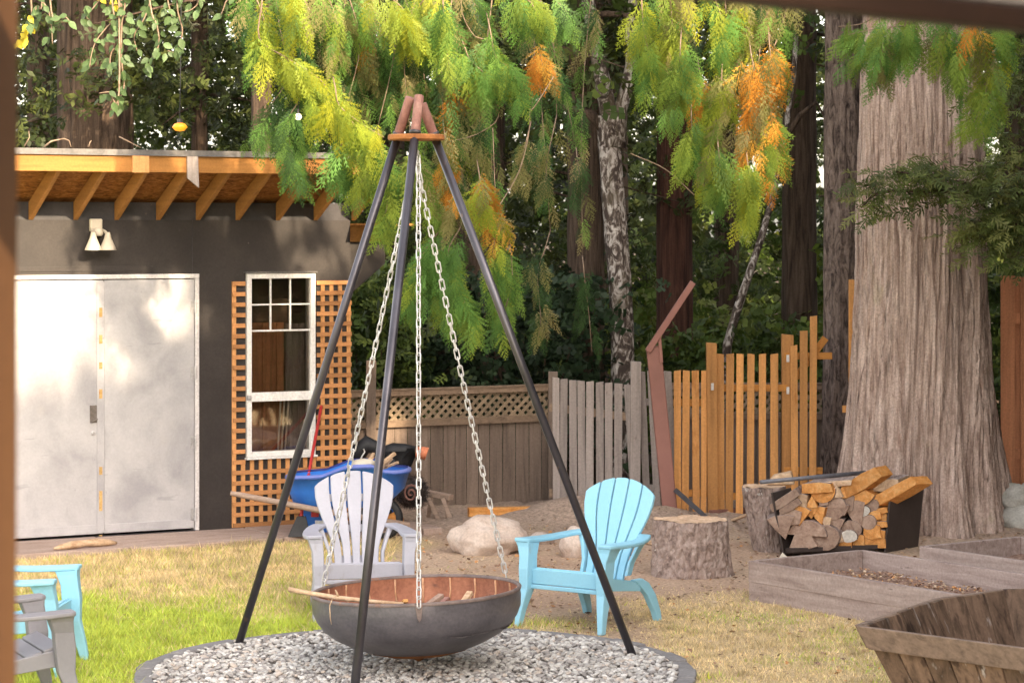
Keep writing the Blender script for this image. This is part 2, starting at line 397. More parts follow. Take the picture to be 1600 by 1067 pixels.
mat('hinge_metal', [(.3, (.40, .39, .40)), (.7, (.55, .54, .55))], (14, 14, 14), .4, .05, metallic=.5)
wood('curtain_wood', (.36, .175, .085), 'Z', contrast=.3, rand=.1)
mat('curtain_grey', [(.3, (.16, .13, .12)), (.7, (.28, .24, .22))], (24, 24, 1.5), .9, .3)
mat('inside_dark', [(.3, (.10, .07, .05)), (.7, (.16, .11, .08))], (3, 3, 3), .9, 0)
mat('paper_white', [(.3, (.62, .62, .62)), (.7, (.75, .75, .75))], (9, 9, 9), .6, 0)
leafmat('cedar_leaf', .40, .5, .22, 7)
leafmat('bg_leaf', .30, .5, .3, 4)
leafmat('grass', .25, .6, .2, 6)
leafmat('litter', 0.0, .9, .2, 9)
leafmat('ground', 0.0, .95, .28, 38)
leafmat('pebble', 0.0, .75, .12, 60)

glass = bpy.data.materials.new('window_glass'); glass.use_nodes = True
_n, _l = glass.node_tree.nodes, glass.node_tree.links
_g = _n.new('ShaderNodeBsdfGlossy'); _g.inputs['Roughness'].default_value = .03; _g.inputs['Color'].default_value = (.9, .88, .85, 1)
_t = _n.new('ShaderNodeBsdfTransparent'); _t.inputs['Color'].default_value = (.82, .80, .78, 1)
_f = _n.new('ShaderNodeFresnel'); _f.inputs['IOR'].default_value = 1.5
_mm = _n.new('ShaderNodeMath'); _mm.operation = 'MULTIPLY_ADD'; _mm.inputs[1].default_value = 1.6; _mm.inputs[2].default_value = .06
_l.new(_f.outputs[0], _mm.inputs[0])
_x = _n.new('ShaderNodeMixShader'); _l.new(_mm.outputs[0], _x.inputs[0]); _l.new(_t.outputs[0], _x.inputs[1]); _l.new(_g.outputs[0], _x.inputs[2])
_l.new(_x.outputs[0], _n['Material Output'].inputs['Surface'])

def glowmat(name, col, s):
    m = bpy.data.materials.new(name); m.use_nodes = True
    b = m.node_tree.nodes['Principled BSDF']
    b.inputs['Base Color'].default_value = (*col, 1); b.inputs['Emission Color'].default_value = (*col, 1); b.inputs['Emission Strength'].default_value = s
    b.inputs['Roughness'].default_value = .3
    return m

# ================================================================== SETTING: ground
FIRE = Vector((-0.53, 14.16, 0))
R_OUT, R_IN = 1.55, 1.445
def ground_h(X, Y):
    X = np.asarray(X, float); Y = np.asarray(Y, float)
    def bumpf(cx, cy, sx, sy, h): return h*np.exp(-((X-cx)/sx)**2 - ((Y-cy)/sy)**2)
    h = bumpf(.42, 21.6, .34, .35, .16) + bumpf(.95, 21.6, .5, .3, .10) + bumpf(1.6, 21.5, .7, .4, .06) + bumpf(-.1, 21.3, .5, .3, .06)
    h = h + bumpf(3.9, 21.4, .9, .9, .10)
    rough = sstep(20.2, 21.0, Y) * (1 - sstep(24, 26, Y)) * sstep(-1.6, -.8, X)
    h = h + rough * (fbm(X*7, Y*7, 4) - .45) * .09
    far = sstep(24, 30, Y)
    h = h + far * (fbm(X*.4, Y*.4, 3) - .5) * .5
    return h
def zones(X, Y):
    n = fbm(X*1.3 + 3, Y*1.3, 4) - .5; n2 = fbm(X*4 + 9, Y*4, 3) - .5
    left = (1 - sstep(-1.35, -.45, X + n*1.3)) * (1 - sstep(21, 21.6, Y))
    left = left * sstep(.0, .25, 18.9 - Y + (-.95 - X)*0 + 1.6)
    right = sstep(.25, .9, X + n*1.2) * (1 - sstep(16.4, 17.5, Y + n*1.6)) * .62
    chairp = np.exp(-((X-.15)/.45)**2 - ((Y-15.9)/.30)**2) * .8
    g = np.clip(np.maximum(np.maximum(left, right), chairp) + n2*.35, 0, 1)
    green_l = (1 - sstep(15.8, 17.6, Y + n*2.6)) * .84 + .12
    green_r = np.clip((-.10 + 1.8*n + .40*(1 - sstep(13.4, 15.0, Y))), 0, .75)
    green = np.where(X < -.3, green_l, green_r) + n2*.4
    green = np.maximum(green, chairp*.55)
    return g, np.clip(green, 0, 1), n, n2

xs = np.unique(np.concatenate([np.linspace(-400, -60, 8), np.linspace(-60, -12, 17), np.linspace(-12, -5, 15), np.arange(-5, 5.01, .07), np.linspace(5, 12, 15), np.linspace(12, 60, 17), np.linspace(60, 400, 8)]))
ys = np.unique(np.concatenate([np.linspace(-200, -10, 7), np.linspace(-10, 12, 23), np.arange(12, 24.5, .07), np.linspace(24.5, 40, 32), np.linspace(40, 120, 17), np.linspace(120, 900, 10)]))
GX, GY = np.meshgrid(xs, ys, indexing='ij')
GZ = ground_h(GX, GY)
nx, ny = GX.shape
me = bpy.data.meshes.new('ground')
me.vertices.add(nx*ny)
me.vertices.foreach_set('co', np.stack([GX, GY, GZ], -1).astype(np.float32).ravel())
ii, jj = np.meshgrid(np.arange(nx-1), np.arange(ny-1), indexing='ij')
quad = np.stack([ii*ny+jj, (ii+1)*ny+jj, (ii+1)*ny+jj+1, ii*ny+jj+1], -1).reshape(-1, 4)
me.loops.add(quad.size); me.loops.foreach_set('vertex_index', quad.ravel().astype(np.int32))
me.polygons.add(len(quad)); me.polygons.foreach_set('loop_start', np.arange(0, quad.size, 4, dtype=np.int32))
me.polygons.foreach_set('loop_total', np.full(len(quad), 4, np.int32))
me.polygons.foreach_set('use_smooth', np.ones(len(quad), bool))
gg, gr, gn, gn2 = zones(GX, GY)
dirt = np.array([.46, .315, .225]); dirt2 = np.array([.56, .41, .30]); grey = np.array([.38, .285, .225])
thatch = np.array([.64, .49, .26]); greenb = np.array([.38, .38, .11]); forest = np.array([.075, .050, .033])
c = dirt + (dirt2 - dirt) * np.clip(.5 + gn*2.2 + gn2, 0, 1)[..., None]
sm = sstep(20.0, 21.0, GY + gn)[..., None]; c = c*(1-sm) + grey*sm
lawn = thatch + (greenb - thatch) * gr[..., None]
c = c*(1-gg[..., None]) + lawn*gg[..., None]
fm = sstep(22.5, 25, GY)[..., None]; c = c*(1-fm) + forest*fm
at = me.color_attributes.new('col', 'FLOAT_COLOR', 'POINT')
cc = np.ones((nx, ny, 4), np.float32); cc[..., :3] = c; at.data.foreach_set('color', cc.ravel())
me.update(calc_edges=True); me.materials.append(MATS['ground'])
# a fine crumb relief on top of the mesh
gm = MATS['ground'].node_tree
_t = gm.nodes.new('ShaderNodeTexNoise'); _t.inputs['Scale'].default_value = 60; _t.inputs['Detail'].default_value = 8
_tc = gm.nodes.new('ShaderNodeTexCoord'); gm.links.new(_tc.outputs['Object'], _t.inputs['Vector'])
_b = gm.nodes.new('ShaderNodeBump'); _b.inputs['Strength'].default_value = .8; _b.inputs['Distance'].default_value = .03
gm.links.new(_t.outputs[0], _b.inputs['Height']); gm.links.new(_b.outputs[0], gm.nodes['Principled BSDF'].inputs['Normal'])
ground = bpy.data.objects.new('ground', me); COL.objects.link(ground); tag(ground, kind='structure')

# ------------------------------------------------------------------ shed frame of reference
S0 = G(308, 837); S1 = G(20, 855)
ST = (S0 - S1).normalized(); S_ANG = math.atan2(ST.y, ST.x)
SN = Vector((-ST.y, ST.x, 0))                # into the shed
def W(x, y, off=0.0):
    """pixel on the shed's front wall (off = metres behind the wall plane) -> (u, z)"""
    d = Vector(((x-CX)/F, 1, (Y0-y)/F))
    D = (off + S0.dot(SN)) / (d.x*SN.x + d.y*SN.y)
    p = d*D
    return ((p - S0).dot(ST), p.z + H)
def shed_pt(u, off, z): return S0 + ST*u + SN*off + Vector((0, 0, z))
U_R = W(547, 600)[0]; U_L = -3.4
Z_TOP = W(300, 344)[1]

# path along the shed front: slabs
path = thing('path', None, None, S0, S_ANG); path['kind'] = 'structure'
u = U_L; k = 0
while u < U_R + .3:
    w = 1.22 + .1*rnd.random()
    MB().box((u, -.80 + .02*rnd.random(), -.05), (min(u+w-.012, U_R+.45), -.004, .045 + .004*(k % 2))).build('slab', MATS['path_slab'], path, bevel=.008)
    u += w; k += 1

# ------------------------------------------------------------------ gravel round the fire
rg = np.random.default_rng(5)
gb = MB().lathe([(0, .012), (R_IN+.03, .012)], 64); 
gravel_bed = gb.build('gravel_bed', mat('gravel_base', [(.3, (.13, .115, .105)), (.7, (.36, .33, .31))], (40, 40, 40), .9, .8, None, 0, 0, 6), loc=FIRE)
tag(gravel_bed, kind='structure')
bmi = bmesh.new(); bmesh.ops.create_icosphere(bmi, subdivisions=2, radius=1.0)
bmi.faces.ensure_lookup_table()
ico = np.array([[v.co[:] for v in f.verts] for f in bmi.faces]); bmi.free()
N = 8600
rr = R_IN*np.sqrt(rg.random(N)); aa = rg.random(N)*2*PI
px, py = FIRE.x + rr*np.cos(aa), FIRE.y + rr*np.sin(aa)
keep = py > 13.25
px, py = px[keep], py[keep]; N = len(px)
sz = .0105 + .0125*rg.random(N)**1.7
bumpy = np.stack([1 + .35*(rg.random(N)-.5), .8 + .4*rg.random(N), .45 + .3*rg.random(N)], -1)
ang = rg.random(N)*PI; ca, sa = np.cos(ang), np.sin(ang)
T = ico[None]*bumpy[:, None, None, :]*sz[:, None, None, None]
X_ = T[..., 0]*ca[:, None, None] - T[..., 1]*sa[:, None, None]; Y_ = T[..., 0]*sa[:, None, None] + T[..., 1]*ca[:, None, None]
tilt = (rg.random((N, 1, 1)) - .5)*.9
Z_ = T[..., 2] + X_*tilt
lay = .018 + .014*rg.random(N)
Q = np.stack([X_ + px[:, None, None], Y_ + py[:, None, None], Z_ + lay[:, None, None]], -1).reshape(-1, 3, 3)
base = np.array([[.50, .475, .445], [.42, .395, .37], [.60, .575, .545], [.30, .275, .26], [.48, .41, .355], [.26, .24, .23]])
pc = base[rg.choice(6, N, p=[.25, .24, .17, .15, .10, .09])] * (.85 + .3*rg.random((N, 1)))
gravel = quads_mesh('gravel', Q, np.repeat(pc, len(ico), 0), MATS['pebble'], loc=tuple(FIRE))
gravel.data.polygons.foreach_set('use_smooth', np.ones(len(gravel.data.polygons), bool))
tag(gravel, 'loose white and grey pebbles round the hanging fire bowl', 'gravel', kind='stuff')

edging = thing('fire_pit_edging', None, None, FIRE); edging['kind'] = 'structure'
NB = 34
for k in range(NB):
    a0, a1 = 2*PI*(k+.02)/NB, 2*PI*(k+.97)/NB
    m = MB(); n = 4; jr = .02*(rnd.random()-.5); zt = .022 + .012*rnd.random()
    lo = []; hi = []
    out = [(R_OUT+jr, a0 + (a1-a0)*i/n) for i in range(n+1)]; inn = [(R_IN+jr+.005, a1 + (a0-a1)*i/n) for i in range(n+1)]
    ring = [(r*math.cos(a), r*math.sin(a)) for r, a in out+inn]
    m.loft([[(x, y, -.02) for x, y in ring], [(x, y, zt) for x, y in ring]])
    m.build('edging_block', MATS['edging'], edging, bevel=.01)

# ------------------------------------------------------------------ raised bed frames of reference (needed to keep grass out)
BA = G(1170, 937); BE2 = Vector((.575, -.818, 0)); BE1 = Vector((.818, .575, 0))
BB = G(1437, 853, .26); BB.z = 0
def in_bed(X, Y, o, w, l):
    a = (X-o.x)*BE1.x + (Y-o.y)*BE1.y; b = (X-o.x)*BE2.x + (Y-o.y)*BE2.y
    return (a > -.03) & (a < w+.03) & (b > -.03) & (b < l+.03)

# ------------------------------------------------------------------ grass blades
N = 420000
gx = rg.uniform(-3.9, 4.2, N); gy = 12.4 + 8.6*rg.random(N)**1.05
g, gre, n1, n2 = zones(gx, gy)
okm = rg.random(N) < g*.95 + .05
okm &= (gx-FIRE.x)**2 + (gy-FIRE.y)**2 > (R_OUT+.005)**2
offp = (gx-S0.x)*SN.x + (gy-S0.y)*SN.y
okm &= offp < -.80
okm &= ~in_bed(gx, gy, BA, 1.03, 2.5) & ~in_bed(gx, gy, BB, 1.03, 2.5)
okm &= np.abs(gx) < .205*gy + .25
okm &= ~((gx > -.9) & (gy > 17.6) & (rg.random(N) < .93))
gx, gy, g, gre, n2 = gx[okm], gy[okm], g[okm], gre[okm], n2[okm]; N = len(gx)
clump = sstep(.52, .75, fbm(gx*7+2, gy*7, 3))
hh = (.016 + .026*rg.random(N)) * (.55 + .6*g) * (1 + .9*clump) * np.where(gx > .2, .75, 1) * (1 + .5*(rg.random(N) > .97))
la = rg.random(N)*2*PI; ln = .25 + .9*rg.random(N)
wd = .0028 + .0022*rg.random(N)
wa = rg.random(N)*PI
b0 = np.stack([gx, gy, ground_h(gx, gy)-.004], -1)
wv = np.stack([np.cos(wa)*wd, np.sin(wa)*wd, 0*wd], -1)
tip = b0 + np.stack([np.cos(la)*ln*hh, np.sin(la)*ln*hh, hh], -1)
Q = np.stack([b0-wv, b0+wv, tip], 1)
isg = rg.random(N) < gre
cg = np.array([.38, .50, .085]) * (.75 + .55*rg.random((N, 1))) + np.array([.22, .13, .01]) * rg.random((N, 1))
cd = np.array([.82, .65, .36]) * (.62 + .62*rg.random((N, 1))) * (1 - .25*clump[:, None])
quads_mesh('grass', Q, np.where(isg[:, None], cg, cd), MATS['grass'])
tag(bpy.data.objects['grass'], 'short half dry lawn grass of green and straw blades', 'grass', kind='stuff')

# dry leaf crumbs and wood chips on the bare soil
N = 9000
lx = rg.uniform(-3.9, 4.2, N); ly = rg.uniform(13.0, 21.6, N)
g = zones(lx, ly)[0]
okm = (rg.random(N) > g*.86) & ((lx-S0.x)*SN.x + (ly-S0.y)*SN.y < -.8) & ((lx-FIRE.x)**2 + (ly-FIRE.y)**2 > R_OUT**2) & (np.abs(lx) < .21*ly) & ~in_bed(lx, ly, BA, 1.03, 2.5) & ~in_bed(lx, ly, BB, 1.03, 2.5)
lx, ly = lx[okm], ly[okm]; N = len(lx)
T = np.array([[[-.5, -.5, 0], [.5, -.35, 0], [.4, .6, .1], [-.45, .4, .15]]])
dv = np.stack([rg.normal(size=N), rg.normal(size=N), .15*rg.normal(size=N)], -1); nv = np.stack([.4*rg.normal(size=N), .4*rg.normal(size=N), np.ones(N)], -1)
Q = instance(T, np.stack([lx, ly, ground_h(lx, ly)+.008], -1), dv, nv, .010 + .022*rg.random(N)**2)
pal = np.array([[.42, .28, .17], [.28, .17, .11], [.55, .42, .30], [.16, .10, .07], [.48, .24, .10]])
quads_mesh('leaf_litter', Q, pal[rg.integers(0, 5, N)]*(.8+.4*rg.random((N, 1))), MATS['litter'])
tag(bpy.data.objects['leaf_litter'], 'dry leaf crumbs and wood chips scattered on bare soil', 'litter', kind='stuff')

# ================================================================== SHED
shed = thing('shed', 'charcoal garden shed with grey steel double doors and timber eaves', 'shed', S0, S_ANG)
dj = W(161, 600)[0]; dr = W(303, 600)[0]; dwid = dr - dj; dl = dj - dwid
dz0, dz1 = .055, W(161, 436)[1]
wx0, wx1 = W(384, 500)[0], W(491, 500)[0]; wz1 = W(436, 427)[1]; wz0 = W(436, 712)[1]
jt = .035
m = MB()
m.box((U_L, 0, 0), (dl-jt, .1, Z_TOP)); m.box((dl-jt, 0, dz1+jt), (dr+jt, .1, Z_TOP))
m.box((dr+jt, 0, 0), (wx0, .1, Z_TOP)); m.box((wx0, 0, wz1), (wx1, .1, Z_TOP)); m.box((wx0, 0, 0), (wx1, .1, wz0)); m.box((wx1, 0, 0), (U_R, .1, Z_TOP))
m.box((U_L, .1, 0), (U_L+.1, 2.6, 1.9)); m.box((U_R-.1, .1, 0), (U_R, 2.6, 1.9)); m.box((U_L+.1, 2.5, 0), (U_R-.1, 2.6, 1.7))
m.build('wall', MATS['shed_paint'], shed)
MB().box((dr+jt-.05, -.004, dz1+jt+.004), (dr+jt-.046, -.0005, Z_TOP)).build('panel_seam', MATS['dark_metal'], shed)
MB().box((U_L, -.006, dz1+.06), (dr-.35, -.0005, dz1+.10)).build('trim_strip', MATS['shed_paint'], shed, bevel=.002)
# interior floor and lining seen through the window
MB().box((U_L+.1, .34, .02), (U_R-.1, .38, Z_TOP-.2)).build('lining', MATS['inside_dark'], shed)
# door frame
m = MB(); m.box((dl-jt, -.03, .0), (dl, .08, dz1)); m.box((dr, -.03, 0.05), (dr+jt, .08, dz1)); m.box((dl-jt, -.031, dz1), (dr+jt, .08, dz1+jt))
m.build('door_frame', MATS['frame_paint'], shed, bevel=.004)
MB().box((dl, -.03, .0), (dr, .09, .05)).build('door_sill', MATS['dark_metal'], shed)
for side, (a, b) in enumerate(((dl+.004, dj-.004), (dj+.004, dr-.006))):
    d = MB().box((a, -.018, dz0+.012), (b, .03, dz1-.008)).build('door', MATS['door_steel'], shed, bevel=.004)
    MB().box((a+.003, -.0225, dz0+.014), (b-.003, -.0185, dz0+.085)).build('kick_plate', MATS['door_steel'], d, bevel=.002)
    if side == 0:
        MB().box((b-.055, -.026, dz0+.02), (b+.006, -.0185, dz1-.02)).build('astragal', MATS['door_steel'], d, bevel=.002)
        hx0, hz1 = W(139, 633); hx1, hz0 = W(151, 660)
        mm = MB(); mm.box((hx0, -.024, hz0), (hx1, -.0185, hz1)); mm.prism([(hx0+.006, -.024, hz0+.005), (hx1-.004, -.024, hz0+.03), (hx1-.004, -.05, hz0+.03), (hx0+.006, -.05, hz0+.005)], (0, 0, .004))
        mm.bar((hx1-.01, -.04, hz0+.02), (hx1-.01, -.04, hz1-.02), .012, .012)
        mm.build('handle', MATS['lock_metal'], d, bevel=.002)
        lx_, lz_ = W(144, 676)
        mm = MB(); mm.tube([(lx_, -.0185, lz_), (lx_, -.032, lz_), (lx_, -.036, lz_)], [.017, .016, .010], 14); mm.build('lock', MATS['hinge_metal'], d, smooth=False)
        for yy, hh_ in ((488, 14), (530, 13), (571, 10), (615, 14), (735, 12), (782, 30), (840, 10)):
            a0, z_ = W(153, yy); a1, _ = W(158, yy); hz = hh_/400*2.1
            MB().box((a0, -.0285, z_-hz/2), (a1, -.0262, z_+hz/2)).build('tape_patch', MATS['tape'], d)
    else:
        for yy in (478, 582, 690, 803):
            z_ = W(303, yy)[1]
            MB().tube([(b+.004, -.036, z_-.055), (b+.004, -.036, z_+.055)], .0085, 8).box((b-.03, -.0225, z_-.05), (b+.002, -.0185, z_+.05)).build('hinge', MATS['hinge_metal'], d)
# scraped yellow lettering above the doors
m = MB()
for k in range(26):
    xx = 112 + k*3.4 + rnd.random()*1.5
    if 146 < xx < 154: continue
    a, z_ = W(xx, 421.5 + rnd.uniform(-1.2, 1.2)); m.bar((a-.005, -.003, z_-.004), (a+.006+.004*rnd.random(), -.003, z_+.004*rnd.uniform(-1, 1)), .004, .006)
m.build('scraped_lettering', MATS['yellow_paint'], shed)

# window: frame, sashes, muntins, panes
win = MB()
fw = .042
win.box((wx0, -.03, wz0), (wx0+fw, .08, wz1)); win.box((wx1-fw, -.03, wz0), (wx1, .08, wz1))
win.box((wx0+fw, -.031, wz1-fw), (wx1-fw, .08, wz1)); win.box((wx0+fw, -.031, wz0), (wx1-fw, .08, wz0+fw))
wino = win.build('window', MATS['white_paint'], shed, bevel=.004)
MB().box((wx0-.02, -.045, wz1+.002), (wx1+.01, .0, wz1+.014)).build('head_flashing', MATS['drip_metal'], wino)
MB().box((wx0-.01, -.05, wz0-.018), (wx1+.01, .0, wz0-.002)).build('sill', MATS['white_paint'], wino, bevel=.003)
zr1 = W(436, 612)[1]; zr0 = W(436, 626)[1]; zm = W(436, 516)[1]; ztop = wz1-fw
MB().box((wx0+fw, -.022, zr0), (wx1-fw, .05, zr1)).build('meeting_rail', MATS['white_paint'], wino, bevel=.003)
ix0, ix1 = wx0+fw, wx1-fw; iw = ix1-ix0
for k in (1, 2):
    MB().box((ix0+iw*k/3-.006, -.008, zm), (ix0+iw*k/3+.006, .014, ztop)).build('muntin', MATS['white_paint'], wino)
zc = (zm+ztop)/2
MB().box((ix0, -.0075, zc-.006), (ix1, .0135, zc+.006)).build('muntin', MATS['white_paint'], wino)
MB().box((ix0, -.009, zm-.008), (ix1, .015, zm+.006)).build('muntin', MATS['white_paint'], wino)
for r_ in range(2):
    for k in range(3):
        MB().box((ix0+iw*k/3+.003, .001, zm+(ztop-zm)*r_/2+.004), (ix0+iw*(k+1)/3-.003, .005, zm+(ztop-zm)*(r_+1)/2-.004)).build('pane', glass, wino)
MB().box((ix0+.001, .001, zr1-.003), (ix1-.001, .005, zm-.006)).build('pane', glass, wino)
MB().box((ix0+.001, .011, wz0+fw-.003), (ix1-.001, .015, zr0+.003)).build('pane', glass, wino)
lc = W(389, 621)
MB().box((lc[0]-.03, -.05, lc[1]-.02), (lc[0]+.0, -.0305, lc[1]+.02)).tube([(lc[0]-.012, -.05, lc[1]), (lc[0]-.012, -.06, lc[1])], .014, 8).build('latch', MATS['hinge_metal'], wino, bevel=.002)
# things behind the panes: wooden boards and a grey drape
for k in range(7):
    a = ix0-.08+.062*k
    MB().box((a, .13+.01*(k % 2), .3), (a+.060, .15+.01*(k % 2), zm+.06)).build('inner_board', MATS['curtain_wood'], shed)
m = MB(); pts = []
for k in range(15):
    a = ix0+.36+.018*k; pts.append((a, .11+.015*math.sin(k*1.9), 0))
m.loft([[(p[0], p[1], .3) for p in pts], [(p[0], p[1], zm+.05) for p in pts]], cap=False, closed=False).build('drape', MATS['curtain_grey'], shed)
m = MB()
for k in range(3): m.tube([(ix0+.26+.03*k, .085, .3), (ix0+.30+.035*k, .075, zr0+.0)], .008, 6)
m.build('inner_stick', MATS['cream'], shed)

# eaves: fascia, rafters, sheathing, drip edge, roof
OV = .66
fz0 = W(90, 268, -OV)[1]; fz1 = W(90, 238, -OV)[1]
rise = fz0 - Z_TOP
FL, FR = U_L-.2, W(560, 300, -OV)[0]
fa = MB().box((FL, -OV-.038, fz0), (FR, -OV, fz1)).build('fascia', MATS['fascia_wood'], shed, bevel=.003)
def fpx(x, y): return W(x, y, -OV-.04)
a, z_ = fpx(206, 240); b, _ = fpx(232, 240)
MB().box((a, -OV-.058, fz0-.004), (b, -OV-.0385, fz1-.004)).build('splice_block', MATS['lattice_z'], fa, bevel=.002)
p = [fpx(291, 237), fpx(308, 237), fpx(310, 294), fpx(292, 279)]
MB().prism([(q[0], -OV-.0385, q[1]) for q in p], (0, -.02, 0)).build('weathered_batten', MATS['grey_picket'], fa, bevel=.002)
m = MB()
for k in range(60):
    q = rnd.random(); m.tube([(FL+.3+q*(FR-FL-.3), -OV-.0382, fz0+.02+.09*rnd.random())]*2, .003, 4, cap=False) if False else None
slope = rise/OV
ys_ = 2.9
hi = lambda y: Z_TOP - slope*y      # underside of the rafters at local y
RH = .14
k = 0
for xx in (48, 118, 182, 247, 309, 371, 434, 493, 552):
    uu = W(xx, 340)[0]
    m = MB(); y0, y1 = -OV, 1.2
    z0_, z1_ = hi(y0)+.002, hi(0)-.002
    m.hexa([(uu-.019, y0, z0_), (uu+.019, y0, z0_), (uu+.019, .0-.002, z1_), (uu-.019, .0-.002, z1_)], [(uu-.019, y0, z0_+RH-.03), (uu+.019, y0, z0_+RH-.03), (uu+.019, -.002, z1_+RH), (uu-.019, -.002, z1_+RH)])
    m.build('rafter', MATS['rafter_wood'], shed, bevel=.003)
sh = MB(); zt = RH+.001
sh.hexa([(FL, -OV, hi(-OV)+zt-.03), (FR, -OV, hi(-OV)+zt-.03), (FR, .1, hi(0)+zt), (FL, .1, hi(0)+zt)], [(FL, -OV, hi(-OV)+zt-.012), (FR, -OV, hi(-OV)+zt-.012), (FR, .1, hi(0)+zt+.018), (FL, .1, hi(0)+zt+.018)])
sh.build('sheathing', MATS['osb'], shed)
MB().box((U_L, .012, Z_TOP), (U_R, .1, Z_TOP+RH)).build('blocking', MATS['dark_metal'], shed)
rt = MB(); r0 = fz1+.003
rt.hexa([(FL-.05, -OV-.055, r0), (FR+.05, -OV-.055, r0), (FR+.05, 2.75, r0-.95), (FL-.05, 2.75, r0-.95)], [(FL-.05, -OV-.055, r0+.022), (FR+.05, -OV-.055, r0+.022), (FR+.05, 2.75, r0-.928), (FL-.05, 2.75, r0-.928)])
rt.build('roof', MATS['drip_metal'], shed)
MB().box((FL-.05, -OV-.060, r0-.022), (FR+.05, -OV-.0565, r0+.024)).build('drip_edge', MATS['drip_metal'], shed)
# end bracket of the eave: short beam with a dark gusset
e0 = W(552, 365)[0]; e1 = W(604, 365)[0]; bz1 = W(575, 353)[1]; bz0 = W(575, 378)[1]
MB().box((U_R+.002, .02, bz0), (e1, .07, bz1)).build('outrigger', MATS['rafter_wood'], shed, bevel=.003)
MB().box((U_R+.002, -.3, bz1+.002), (e1+.1, .5, bz1+.02)).build('end_soffit', MATS['osb'], shed)
g0 = W(548, 462)[1]; g1 = W(606, 412)[1]
MB().prism([(U_R+.003, .03, bz0-.002), (e1, .03, bz0-.002), (e1, .03, g1), (U_R+.003, .03, g0)], (0, .03, 0)).build('gusset', MATS['shed_paint'], shed)
# security light on the wall
fx, fz = W(148, 352)
lamp = thing('security_light', 'cream twin head security light on charcoal shed wall above doors', 'wall light', shed_pt(fx, 0, fz), S_ANG)
MB().box((-.05, -.045, -.05), (.05, -.0005, .05)).build('base_plate', MATS['cream'], lamp, bevel=.01)
MB().lathe([(0, .03), (.025, .028), (.038, .015), (.04, -.02), (.03, -.035), (0, -.035)], 14, c=(0, -.075, -.05)).build('sensor', MATS['cream'], lamp, smooth=True)
for s in (-1, 1):
    hd = MB().lathe([(.016, .09), (.022, .07), (.03, .04), (.062, -.035), (.066, -.05), (.058, -.045), (0, -.035)], 20, c=(s*.055+.005*s, -.13, -.145)).build('lamp_head', MATS['cream'], lamp, smooth=False)
    MB().tube([(s*.035, -.03, -.03), (s*.052, -.09, -.05), (s*.058, -.13, -.075)], .012, 8).build('arm', MATS['cream'], lamp)

# lattice round the window
tre = thing('lattice_trellis', 'orange cedar square lattice fixed round the shed window', 'trellis', S0, S_ANG)
tx0 = W(362, 640)[0]; tx1 = W(547, 640)[0]; tz1 = W(365, 440)[1]; tz0 = W(365, 831)[1]
tz0 = max(tz0, .05)
vp = .0785; sw = .034
nxv = int(round((tx1-tx0-sw)/vp))
for k in range(nxv+1):
    a = tx0 + (tx1-tx0-sw)*k/nxv
    if a+sw < wx0-.012 or a > wx1+.012:
        zt_ = tz1
    else:
        zt_ = wz0-.022
    if zt_ < tz1 and a+sw > wx0-.012 and a < wx0-.012+.0: pass
    MB().box((a, -.012, tz0), (a+sw, -.001, zt_)).build('slat', MATS['lattice_z'], tre)
npz = int(round((tz1-tz0-sw)/.0835))
for k in range(npz+1):
    z_ = tz0 + (tz1-tz0-sw)*k/npz
    dx1 = .006*rnd.random()
    if z_ + sw < wz0-.022:
        MB().box((tx0+dx1, -.0245, z_), (tx1+dx1, -.0125, z_+sw)).build('slat', MATS['lattice_x'], tre)
    else:
        MB().box((tx0+dx1, -.0245, z_), (wx0-.013, -.0125, z_+sw)).build('slat', MATS['lattice_x'], tre)
        MB().box((wx1+.013, -.0245, z_), (tx1+dx1, -.0125, z_+sw)).build('slat', MATS['lattice_x'], tre)

# curled driftwood in front of the doors, twigs on the roof edge
p0, p1 = G(84, 858, .06), G(182, 849, .06)
pts = [p0.lerp(p1, t) + Vector((0, 0, .012 - .006 + .02*math.sin(t*PI))) for t in (0, .12, .3, .5, .7, .88, 1)]
b0_ = p0.lerp(p1, .5); b0_.z = .045
dw = MB().tube([q - b0_ for q in pts], [.008, .022, .030, .026, .032, .024, .010], 10).build('driftwood', MATS['log_tan'], loc=b0_, smooth=True)
tag(dw, 'pale curved driftwood lying on path before steel doors', 'driftwood')
def twig(name, pxs, D, r, label, parent=None, m_='twig_bark', cat='twig'):
    pts = [P(x, y, D if not isinstance(D, (list, tuple)) else D[i]) for i, (x, y) in enumerate(pxs)]
    o = MB().tube([q - pts[0] for q in pts], [r*(1 - .6*i/(len(pts)-1)) for i in range(len(pts))], 6).build(name, MATS[m_], loc=pts[0], smooth=True)
    if label: tag(o, label, cat)
    return o
def roof_D(x): 
    d = Vector(((x-CX)/F, 1, 0)); return (S0.dot(SN) - OV - .02) / (d.x*SN.x + d.y*SN.y)
twig('fallen_twig', [(69, 230), (80, 221), (90, 219), (100, 217), (108, 220), (111, 230)], roof_D(90), .008, 'arched pale twig standing on the shed roof edge')
twig('fallen_twig', [(138, 230), (141, 222), (143, 220)], roof_D(140), .007, 'short upright twig stub on the shed roof edge')
twig('fallen_twig', [(186, 214), (200, 221), (220, 231)], roof_D(200), .007, 'straight pale twig lying slanted on the shed roof')
twig('fallen_twig', [(38, 229), (46, 215), (45, 205)], roof_D(45), .006, 'thin dark twig bending upward from the shed roof')

